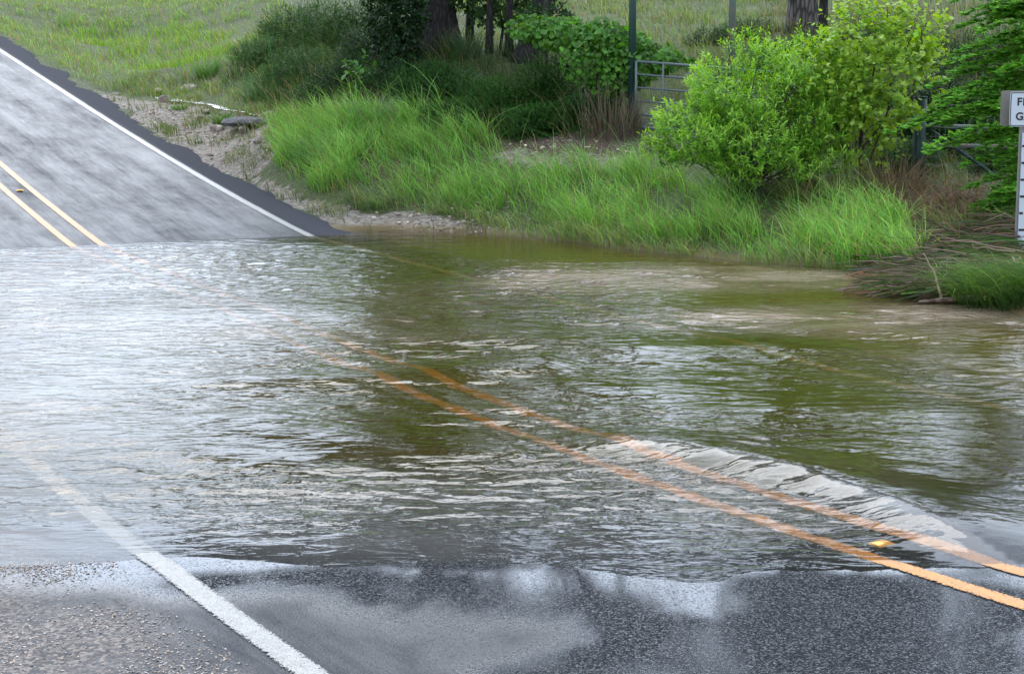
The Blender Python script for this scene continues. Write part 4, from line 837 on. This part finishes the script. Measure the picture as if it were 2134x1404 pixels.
# big dark clump bent over by the current at the right edge
q0 = G0(2150, 655); tuft('grass_tuft', 'large dark clump bent over the water at the right edge, beneath the gauge', 0, 0, 1150, .72, .62, 1.2, (.022,.060,.014), (.12,.22,.05), None, (q0[0]+.1, q0[1]+.75, .05), .0095, R(200), .7)
q0 = G0(1990, 622); tuft('grass_tuft', 'bright green tuft behind the floating log', 0, 0, 420, .42, .28, .9, (.07,.17,.02), (.2,.34,.08), None, (q0[0]+.1, q0[1]+.25, .0), .010, R(30), .9)

# ------------------------------------------------------------------ gate, posts, rail fence
def pipe(mb, a, b, r, n=2, sides=12): 
    a = np.array(a); b = np.array(b); mb.tube(a + (b - a) * np.linspace(0, 1, n)[:, None], r, sides)
gp = GP(1322, 268); GY_ = gp[1]
def post(px, pyb, r, top, name, label, mat, Yv=None, cap=True):
    x, y, z = W(px, pyb, Yv or GY_); g = float(land(np.array([x]), np.array([y]))[0]); t = thing(name, label, 'post', (x, y, g)); mb = MB(); pipe(mb, (0,0,-.3), (0,0,top), r, 2, 20); mb.obj('pole', mat, t)
    m2 = MB(); m2.tube([(0,0,top), (0,0,top+.02)], [r*1.12, r*1.12], 20); m2.obj('cap', mat, t); return (x, y, g)
pa = post(1316, 262, .058, 4.2, 'gate_post', 'tall dark green pipe post where the vine meets the gate', M['green_pipe'])
pb = post(1522, 262, .058, 4.2, 'gate_post', 'tall faded green pipe post rising behind the bright bush', M['faded_pipe'], GY_ + .9)
gt = thing('farm_gate', 'grey tubular farm gate half hidden by the bright bush', 'gate', (pa[0] + .05, pa[1] - .1, pa[2]))
O = np.array([pa[0] + .05, pa[1] - .1, pa[2]])
gl_ = np.array(W(1326, 128, pa[1] - .1)); grt = np.array(W(1700, 158, pa[1] - .3))
fr = MB(); pipe(fr, gl_ - O, grt - O, .021, 2); 
bot_l = gl_ - [0, 0, 1.03]; bot_r = grt - [0, 0, 1.03]; pipe(fr, bot_l - O, bot_r - O, .021); pipe(fr, gl_ - O, bot_l - O, .021); pipe(fr, grt - O, bot_r - O, .021)
fr.obj('frame', M['gate_grey'], gt)
for k in range(1, 5):
    b_ = MB(); z_ = 1.03 * k / 5 * (.96 + .01 * k); pipe(b_, gl_ - O - [0, 0, z_], grt - O - [0, 0, z_], .016); b_.obj('bar', M['gate_grey'], gt)
for u_ in (.15, .33, .66):
    b_ = MB(); c_ = gl_ + (grt - gl_) * u_ - O; pipe(b_, c_ + [0, -.02, 0], c_ + [0, -.02, -1.03], .014); b_.obj('brace', M['gate_grey'], gt)
b_ = MB(); tt = np.linspace(0, 1, 8)[:, None]; a_ = np.array(W(1425, 158, GY_ - .25)) - O; c_ = np.array(W(1442, 140, GY_ - .25)) - O
b_.tube(a_ + (c_ - a_) * tt + np.array([.03, 0, -.02]) * np.sin(tt * np.pi), .008, 6); b_.obj('chain', M['galv'], gt)

cp = W(1912, 392, 23.2); cg = float(land(np.array([cp[0]]), np.array([cp[1]]))[0])
fence = thing('rail_fence', 'green pipe rail fence with wire mesh, running right from the thick corner post', 'fence', (cp[0], cp[1], cg)); O = np.array([cp[0], cp[1], cg])
mb = MB(); pipe(mb, (0,0,-.3), (0.0,0,1.14), .085, 2, 20); mb.obj('post', M['green_pipe'], fence)
mb = MB(); pipe(mb, (0,0,1.14), (0,0,1.16), .09, 2, 20); mb.obj('cap', M['green_pipe'], fence)
e1 = np.array(W(2330, 275, 23.0)) - O
for (pyl, pyr, r_) in [(262, 275, .033), (303, 308, .026)]:
    a_ = np.array(W(1915, pyl, 23.2)) - O; b_ = np.array(W(2330, pyr, 23.0)) - O; mb = MB(); pipe(mb, a_, b_, r_, 6, 14); mb.obj('rail', M['faded_pipe'], fence)
mb = MB(); pipe(mb, np.array(W(1925, 262, 23.2)) - O, np.array(W(2150, 420, 23.1)) - O, .026, 4); mb.obj('brace', M['green_pipe'], fence)
mb = MB(); pipe(mb, (e1[0], e1[1], -.4), (e1[0], e1[1], 1.2), .06, 2, 16); mb.obj('post', M['green_pipe'], fence)
a_ = np.array(W(1905, 250, 23.25)) - O; b_ = np.array(W(1740, 250, 24.4)) - O; mb = MB(); pipe(mb, a_, b_, .026); mb.obj('rail', M['faded_pipe'], fence)
a_ = np.array(W(1905, 212, 23.25)) - O; b_ = np.array(W(1740, 214, 24.4)) - O; mb = MB(); pipe(mb, a_, b_, .026); mb.obj('rail', M['faded_pipe'], fence)
mb = MB(); 
for k in range(9):
    z_ = .05 + .1 * k * (1 + .03 * k); P_ = np.stack([np.linspace(0, e1[0], 40), np.linspace(0, e1[1], 40) - .09, z_ + .012 * np.sin(np.arange(40) * .9 + k)], -1); mb.tube(P_, .0028, 4)
for k in range(26):
    x_ = e1[0] * (k + .5) / 26; y_ = e1[1] * (k + .5) / 26; mb.tube([(x_ + .02 * math.sin(k), y_ - .093, 0.0), (x_ + .06 * math.sin(k * 1.7), y_ - .093, .5), (x_, y_ - .093, .98)], .0026, 4)
mb.obj('wire_mesh', M['wire'], fence)

# ------------------------------------------------------------------ flood gauge
def textmesh(name, s, size, mat, parent, loc, bold=.0, ext=.001):
    cu = bpy.data.curves.new(name, 'FONT'); cu.body = s; cu.size = size; cu.align_x = 'LEFT'; cu.align_y = 'BOTTOM_BASELINE'; cu.extrude = ext; cu.offset = bold; cu.space_character = 1.12
    o = bpy.data.objects.new(name + '_tmp', cu); scene.collection.objects.link(o); dg = bpy.context.evaluated_depsgraph_get(); me = bpy.data.meshes.new_from_object(o.evaluated_get(dg)); bpy.data.objects.remove(o)
    me.name = name; me.materials.clear(); me.materials.append(mat); ob = bpy.data.objects.new(name, me); scene.collection.objects.link(ob); ob.parent = parent; ob.location = loc; ob.rotation_euler = (R(90), 0, 0); return ob
def rrect(w, h, r, n=6):
    P = []
    for cx_, cy_, a0 in [(w/2-r, h/2-r, 0), (-w/2+r, h/2-r, 90), (-w/2+r, -h/2+r, 180), (w/2-r, -h/2+r, 270)]:
        for k in range(n + 1): a = R(a0 + 90 * k / n); P.append((cx_ + r * math.cos(a), cy_ + r * math.sin(a)))
    return np.array(P)
def plate(w, h, r, th, name, mat, parent, loc, rz=0):
    P = rrect(w, h, r); n = len(P); V = np.concatenate([np.stack([P[:, 0], np.full(n, -th/2), P[:, 1]], -1), np.stack([P[:, 0], np.full(n, th/2), P[:, 1]], -1)])
    i = np.arange(n); o = mesh_obj(name, V, [np.stack([i, i + n, (i + 1) % n + n, (i + 1) % n], -1), i[None], (i[::-1] + n)[None]], mat, parent, smooth=False); o.location = loc; o.rotation_euler = (0, 0, rz); return o
def ringplate(w, h, r, bw, name, mat, parent, loc):
    A = rrect(w, h, r); B_ = rrect(w - 2 * bw, h - 2 * bw, max(r - bw, .004)); n = len(A); V = np.concatenate([np.stack([A[:, 0], 0 * A[:, 0], A[:, 1]], -1), np.stack([B_[:, 0], 0 * B_[:, 0], B_[:, 1]], -1)]); i = np.arange(n)
    o = mesh_obj(name, V, [np.stack([i, (i + 1) % n, (i + 1) % n + n, i + n], -1)], mat, parent, smooth=False); o.location = loc; return o
YG = 19.4; k = YG / F; gb = W(2140, 549, YG)
gg = thing('flood_gauge', 'flood gauge board and sign on a grey post at the right edge', 'flood gauge', gb, rz=R(-4))
gsc = k * 1.0                       # metres per photo pixel at the gauge
tick = 34.8 * gsc
mb = MB(); mb.box((-17 * gsc, .06, 150 * gsc), (15 * gsc, .05, 360 * gsc)); mb.obj('post', M['galv'], gg, smooth=False)
bw_ = 32 * gsc; bh_ = 7.8 * tick
plate(bw_, bh_, .004, .012, 'gauge_board', M['sign_white'], gg, (-21 * gsc + bw_ / 2, 0, bh_ / 2))
x0 = -21 * gsc
for i_ in range(1, 8):
    longt = i_ % 2 == 0; mb = MB(); wl = (14 if longt else 7.5) * gsc; mb.box((x0 + wl / 2 + .002, -.0085, (i_ + .02) * tick + .0), (wl, .002, 4.6 * gsc)); mb.obj('tick_mark', M['sign_black'], gg, smooth=False)
for n_ in (1, 2, 3):
    textmesh('number', str(n_), .17, M['sign_black'], gg, (x0 + 15.5 * gsc, -.009, n_ * 2 * tick + .012), .003)
cl_ = MB(); cl_.box((-9 * gsc, -.012, 6.05 * tick), (9 * gsc, .03, 3 * gsc)); cl_.box((-12 * gsc, -.02, 6.05 * tick), (3 * gsc, .03, 7 * gsc)); cl_.obj('clamp', M['galv'], gg, smooth=False)
cl_ = MB(); cl_.box((-8 * gsc, .016, 5.4 * tick), (10 * gsc, .004, 38 * gsc)); cl_.obj('bracket', M['sign_white'], gg, smooth=False)
sw, shh = 98 * gsc, 71 * gsc; scx, scz = (2100 + 49 - 2140 - 10) * gsc, (549 - 229) * gsc
plate(sw + 4 * gsc, shh + 2 * gsc, .03, .004, 'back_sign', M['sign_back'], gg, (scx - 12 * gsc, .10, scz + 1.5 * gsc))
plate(sw, shh, .035, .004, 'sign_plate', M['sign_white'], gg, (scx, -.03, scz))
ringplate(sw - .012, shh - .012, .030, .009, 'sign_border', M['sign_black'], gg, (scx, -.0335, scz))
textmesh('lettering', 'FLOOD', .118, M['sign_black'], gg, (scx - sw / 2 + 14 * gsc, -.0335, scz + 8 * gsc), .0035)
textmesh('lettering', 'GAUGE', .118, M['sign_black'], gg, (scx - sw / 2 + 12.5 * gsc, -.0335, scz - 22 * gsc), .0035)
cl_ = MB(); cl_.box((0, 0, 0), (.012, .09, .012)); bo = cl_.obj('bolt', M['galv'], gg, smooth=False); bo.location = (-16.5 * gsc, .03, scz)

# ------------------------------------------------------------------ debris, log, rocks, road markers
def branchy(name, label, cat, a, b, r, mat, sub=0, bend=.1, group=None, droop=0):
    a = np.array(a); b = np.array(b); t = thing(name, label, cat, a, group) if sub else None; n = 12; tt = np.linspace(0, 1, n)[:, None]
    P = (b - a) * tt; sidev = unit(np.cross(b - a, [0, 0, 1.0])); P = P + sidev * bend * np.sin(tt * np.pi) + rng.normal(0, bend * .06, (n, 3)) * np.sin(tt * np.pi); mb = MB(); r = r * 1.5; mb.tube(P, r * (1 - .75 * tt[:, 0]), 8)
    if not sub:
        o = mb.obj(name, mat); o.location = a; return tag(o, label, cat, group)
    mb.obj('stem', mat, t); m2 = MB()
    for i_ in range(sub):
        u = rng.uniform(.25, .98); s0 = np.array([np.interp(u, tt[:, 0], P[:, q_]) for q_ in range(3)]); d_ = unit((b - a) * 1.0 + rng.normal(0, .35, 3) * np.linalg.norm(b - a) * [1, 1, .25]); l_ = rng.uniform(.12, .38) * (1.1 - .6 * u); m2 = MB() if sub <= 6 else m2; m2.tube([s0, s0 + d_ * l_ * .5 + rng.normal(0, .01, 3), s0 + d_ * l_], [r * .28, r * .2, r * .08], 5)
        if sub <= 6: m2.obj('twig', mat, t)
    if sub > 6: m2.obj('twig', mat, t)
    return t
z1 = .05
branchy('log', 'wet brown log floating at the tip of the debris', 'log', G0(2052, 622, .06), G0(1915, 629, .02), .032, M['driftwood'], 0, .03)
branchy('stick', 'thin pale stick arching upright from the floating log', 'stick', G0(1962, 624, .03), np.array(W(1924, 528, G0(1962,624,.03)[1] + .1)), .011, M['palewood'], 0, .10)
branchy('branch', 'split pale yellow branch end poking from the dark clump', 'branch', G0(2105, 600, .12), G0(2048, 622, .08), .018, M['palewood'], 4, .02)
branchy('branch', 'long bare twiggy branch reaching furthest left over the water', 'branch', G0(2010, 575, .12), G0(1755, 604, .04), .016, M['driftwood'], 26, .12)
branchy('branch', 'shorter reddish twiggy branch lying below the longest one', 'branch', G0(1990, 588, .10), G0(1810, 612, .03), .014, M['driftwood'], 22, .06)
branchy('branch', 'dead branch lying across the flattened grass near the gauge foot', 'branch', G0(2120, 548, .16), G0(1900, 540, .12), .014, M['driftwood'], 12, .1)
branchy('branch', 'thin grey twig curving down through the debris', 'branch', G0(2050, 560, .12), G0(2085, 600, .10), .007, M['palewood'], 5, .05)
# flattened stems (uncountable)
def mat_of_stems():
    n = 4200; u = .32 + .68 * rng.random(n); v = rng.random(n); px = 1790 + 350 * u + rng.normal(0, 18, n); lo = 556 + 22 * (1 - u) ** .6; py = 540 + (75 * (.35 + .65 * np.sin(np.clip(u, 0, 1) * np.pi * .62))) * v + 22 * (1 - u)
    pts = np.array([G0(a, b, .03) for a, b in zip(px, py)]); hz = .02 + .30 * rng.random(n) * (.3 + u); L_ = rng.uniform(.15, .7, n); an = rng.normal(R(188), .5, n)
    gz = land(pts[:, 0], pts[:, 1]); pts[:, 2] = np.maximum(gz, 0) + hz * .55
    col = np.where((rng.random(n) < .55)[:, None], jitter_cols(n, (.19, .15, .11), .4), jitter_cols(n, (.09, .16, .05), .35)); K = 5; t = np.linspace(0, 1, K); D = np.stack([np.cos(an), np.sin(an), rng.normal(-.02, .06, n)], -1)
    C = pts[:, None] + D[:, None] * (t[None, :, None] * L_[:, None, None]); C[..., 2] += .05 * np.sin(t * np.pi)[None] * rng.random(n)[:, None]; C[..., 2] = np.maximum(C[..., 2], .004)
    wv = np.stack([-np.sin(an) * .5, np.cos(an) * .5, np.full(n, .7)], -1) * .008 * rng.uniform(.5, 1.3, n)[:, None]; V = np.stack([C - wv[:, None], C + wv[:, None]], 2).reshape(n, -1, 3); base = (np.arange(n) * 2 * K)[:, None]; k_ = np.arange(K - 1)[None] * 2
    Q = np.stack([base + k_, base + k_ + 1, base + k_ + 3, base + k_ + 2], -1).reshape(-1, 4); mb = MB()
    for i_ in range(270):
        a, b, c_ = pts[rng.integers(0, n)] ; an_ = rng.normal(R(188), .7); l_ = rng.uniform(.25, 1.1); tt = np.linspace(0, 1, 6)[:, None]; z_ = max(c_, .02) + rng.uniform(.02, .10)
        Pp = np.array([a, b, z_]) + np.array([math.cos(an_), math.sin(an_), rng.normal(-.03, .10)]) * l_ * tt + rng.normal(0, .03, (6, 3)) * tt; Pp[:, 2] = np.maximum(Pp[:, 2], .01); mb.tube(Pp, rng.uniform(.005, .013) * (1 - .7 * tt[:, 0]), 5, np.array([(.16,.11,.08),(.28,.21,.15),(.08,.055,.04)])[rng.integers(0, 3)])
    V = np.concatenate([V.reshape(-1, 3)] + mb.V); nb = n * 2 * K; Fs = [np.concatenate([Q] + [f + nb for f in mb.F[4]])] + [np.concatenate(v) + nb for k2, v in mb.F.items() if k2 != 4]
    o = mesh_obj('flood_debris', V, Fs, M['dry'], cols=np.concatenate([np.repeat(col, 2 * K, 0)] + mb.C)); tag(o, 'flattened brown and green stems left by the flood', 'debris', kind='stuff')
mat_of_stems()
def litter_heap():
    n = 900; px = rng.normal(1955, 55, n); py = 425 + rng.normal(0, 16, n); P = np.array([GP(a, b) for a, b in zip(px[:60], py[:60])]); P = P[rng.integers(0, 60, n)] + np.concatenate([rng.normal(0, .16, (n, 2)), np.zeros((n, 1))], 1)
    P[:, 2] = land(P[:, 0], P[:, 1]); V, Q, C = blades(P, rng.uniform(.1, .38, n), rng.uniform(0, 6.3, n), rng.uniform(.6, 1.6, n), rng.uniform(.008, .02, n), jitter_cols(n, (.20, .12, .08), .35), 5, jitter_cols(n, (.34, .23, .17), .3))
    o = mesh_obj('dead_grass', V, [Q], M['dry'], cols=C); tag(o, 'heap of curled dead brown grass below the wire fence', 'dead grass', kind='stuff')
litter_heap()
def rock_mesh(r, seed, flat=.55, sub=2):
    rr = np.random.default_rng(seed); import bmesh
    bm = bmesh.new(); bmesh.ops.create_icosphere(bm, subdivisions=sub, radius=1); V = np.array([v.co[:] for v in bm.verts]); Fc = np.array([[v.index for v in f.verts] for f in bm.faces]); bm.free()
    for _ in range(9):
        d = unit(rr.normal(0, 1, 3)); c = rr.uniform(.55, .9); k_ = V @ d; V = V - np.clip(k_ - c, 0, None)[:, None] * d
    return V * np.array([1, rr.uniform(.6, .9), flat]) * r, Fc
def rock(name, label, px, py, r, mat, group, flat=.5, seed=1):
    p = GP(px, py); r *= 1.5; V, Fc = rock_mesh(r, seed, flat); o = mesh_obj(name, V, [Fc], mat, smooth=False); o.location = (p[0], p[1], p[2] + r * flat * .35); o.rotation_euler = (0, 0, rng.uniform(0, 6)); return tag(o, label, 'rock', group)
rock('concrete_slab', 'flat grey rough slab at the end of the trickle', 525, 262, .42, M['slab'], None, .22, 3); bpy.data.objects['concrete_slab']['category'] = 'slab'
RG = 'pale rocks around the trickle'
for j, (px, py, r_, lab) in enumerate([(452,273,.11,'pale rock directly below the small round tuft'),(490,262,.10,'angular pale rock between the small tuft and the slab'),(508,278,.12,'pale stone at the lower edge of the slab'),(420,250,.09,'pale rock left of the small tuft'),(560,245,.12,'dark-edged rock at the right end of the slab'),(345,212,.13,'flat pale rock at the head of the trickle, nearest the road'),(395,190,.15,'rock under the lip of turf at the head of the ditch'),(540,298,.10,'flat stone below the slab beside the tall grass'),(415,300,.06,'small stone alone on the gravel'),(430,238,.08,'low stone on the bank of the trickle'),(470,243,.09,'pale stone lying in the trickle above the small round tuft'),(330,195,.10,'grey stone under the turf beside the road edge end of the ditch'),(580,268,.10,'stone half hidden by tall grass right of the slab')]):
    rock('rock', lab, px, py, r_, M['rock'], RG, .55, 10 + j)
def stones(name, label, polys, n, r0, r1, seed, mat):
    rr = np.random.default_rng(seed); V0, F0 = rock_mesh(1, seed, .6); V0 = V0[:]; VV = []; FF = []; m = 0; cand = []
    for poly, k_ in polys:
        pp = np.array(poly); c = 0
        while c < int(n * k_):
            a, b = rr.uniform(pp[:, 0].min(), pp[:, 0].max()), rr.uniform(pp[:, 1].min(), pp[:, 1].max())
            if inpoly(np.array([a]), np.array([b]), poly)[0]: cand.append((a, b)); c += 1
    sub = cand[::12]; base = np.array([GP(a, b) for a, b in sub])
    for i_ in range(len(cand)):
        b = base[i_ % len(base)]; x_ = b[0] + rr.normal(0, .35); y_ = b[1] + rr.normal(0, .45); VV.append((x_, y_))
    XY = np.array(VV); S_, T_ = road_st(XY[:, 0], XY[:, 1]); XY = XY[T_ > 3.5]; Z_ = land(XY[:, 0], XY[:, 1]); V = []; 
    for i_, (x_, y_) in enumerate(XY):
        r_ = r0 * (r1 / r0) ** (rr.random() ** 2); a = rr.uniform(0, 6.28); c, s_ = math.cos(a), math.sin(a); Rz = np.array([[c, -s_, 0], [s_, c, 0], [0, 0, 1]])
        V.append(V0 * r_ * rr.uniform(.6, 1.2, 3) @ Rz.T + [x_, y_, Z_[i_] + r_ * .25]); FF.append(F0 + m); m += len(V0)
    col = np.repeat(jitter_cols(len(XY), (.36, .29, .23), .35, .06), len(V0), 0); o = mesh_obj(name, np.concatenate(V), [np.concatenate(FF)], mat, cols=col, smooth=False); tag(o, label, 'gravel', kind='stuff')
M['pebble'] = leaf_mat('pebble', .7, 0.0)
def trickle():
    P = np.array([GP(a, b) for a, b in [(335,208),(370,213),(410,217),(450,226),(490,236),(530,243),(555,250)]])[:, :2]; u = np.linspace(0, 1, len(P)); uu = np.linspace(0, 1, 60); Q = np.stack([np.interp(uu, u, P[:, 0]), np.interp(uu, u, P[:, 1])], -1)
    T_ = unit(np.gradient(Q, axis=0)); Nn = np.stack([-T_[:, 1], T_[:, 0]], -1); wd = .13 + .09 * vnoise(uu * 9, uu * 0, 1.0, 77); acr = np.linspace(-1, 1, 7)
    X = Q[:, None, 0] + Nn[:, None, 0] * wd[:, None] * acr; Y = Q[:, None, 1] + Nn[:, None, 1] * wd[:, None] * acr; Z = land(X, Y).mean(axis=1, keepdims=True) + .035 + 0 * X; i = np.arange(X.size).reshape(X.shape)
    o = mesh_obj('stream', np.stack([X, Y, Z], -1).reshape(-1, 3), [np.stack([i[:-1, :-1], i[:-1, 1:], i[1:, 1:], i[1:, :-1]], -1).reshape(-1, 4)], M['water'], attrs={'depth': np.full(X.size, .05), 'chop': np.full(X.size, .25), 'silt': np.full(X.size, .2), 'painted_sheen': np.full(X.size, .0)}); tag(o, kind='structure')
trickle()
def shoulder_stones():
    rr = np.random.default_rng(9); n = 230000; X = rr.uniform(-4.2, -.6, n); Y = rr.uniform(5.6, 8.0, n); S_, T_ = road_st(X, Y); k_ = (T_ < -3.25) & (T_ > -5) & (rr.random(n) < np.clip((-T_ - 3.15) * .75, 0, 1)) & (rr.random(n) < np.clip(.5 + .8 * fbm(X, Y, .4, 501, 3), .05, 1)); X, Y, S_, T_ = X[k_], Y[k_], S_[k_], T_[k_]; Z = road_z(S_, T_, X, Y); n = len(X)
    V0, F0 = rock_mesh(1, 4, .6, 1); r_ = .0032 * (3.0 ** (rr.random(n) ** 1.8)); a = rr.uniform(0, 6.28, n); sc = rr.uniform(.6, 1.2, (n, 1, 3)) * r_[:, None, None]; V = V0[None] * sc
    V = np.stack([V[..., 0] * np.cos(a)[:, None] - V[..., 1] * np.sin(a)[:, None], V[..., 0] * np.sin(a)[:, None] + V[..., 1] * np.cos(a)[:, None], V[..., 2]], -1) + np.stack([X, Y, Z + r_ * .2], -1)[:, None]
    Fc = (F0[None] + (np.arange(n) * len(V0))[:, None, None]).reshape(-1, 3); pal = np.array([(.30,.24,.19),(.14,.13,.13),(.05,.05,.05),(.22,.20,.19),(.34,.24,.17)]); col = np.repeat(pal[rr.integers(0, 5, n)] * np.exp(rr.normal(0, .2, (n, 1))), len(V0), 0)
    o = mesh_obj('shoulder_grit', V.reshape(-1, 3), [Fc], M['wetstone'], cols=col, smooth=False); tag(o, 'loose tan and dark chippings on the wet road edge at the lower left', 'gravel', kind='stuff')
M['wetstone'] = leaf_mat('wet_stone', .25, 0.0, spec=.5)
shoulder_stones()
stones('gravel', 'pale gravel washed along the ditch and on the track', [([(300,205),(440,225),(560,262),(600,330),(520,350),(419,325),(300,250)], .5), ([(860,448),(900,446),(1000,464),(1020,482),(900,478)], .25), (TRACK, .25)], 1500, .012, .05, 5, M['pebble'])
for sx, tx, lab in [(None, None, 'yellow raised reflector between the two yellow lines, near the lower right')]:
    x, y, z = G0(1855, 1137, -.02); S_, T_ = road_st(np.array([x]), np.array([y])); s_ = float(S_[0])
for s__, lab in [(s_, 'yellow raised reflector under water between the yellow lines, near the lower right'), (None, 'raised reflector between the yellow lines on the dry climb at the left edge')]:
    if s__ is None:
        # where the line of sight to the second marker meets the climbing road
        best = min(np.arange(17, 26, .05), key=lambda q_: abs(pix(*(lambda a: (a[0], a[1], road_z(q_, 0, a[0], a[1])))(road_at(q_, 0.0)))[1] - 399)); s__ = float(best)
    x, y = road_at(s__, 0.0); x, y = float(x), float(y); z = float(road_z(np.float64(s__), 0, x, y)); t = thing('road_reflector', lab, 'reflector', (x, y, z + .006), 'raised reflectors between the yellow lines', rz=float(heading(s__)))
    V = np.array([[-.05,-.05,0],[.05,-.05,0],[.05,.05,0],[-.05,.05,0],[-.042,-.022,.018],[.042,-.022,.018],[.042,.022,.018],[-.042,.022,.018]])
    mesh_obj('housing', V, [np.array([[0,1,5,4],[1,2,6,5],[2,3,7,6],[3,0,4,7],[4,5,6,7],[3,2,1,0]])], M['marker_yellow'], t, smooth=False)
    mb = MB(); mb.box((0,-.038,.0105), (.07,.016,.009)); mb.obj('lens', M['marker_yellow'], t, smooth=False)
print('done')
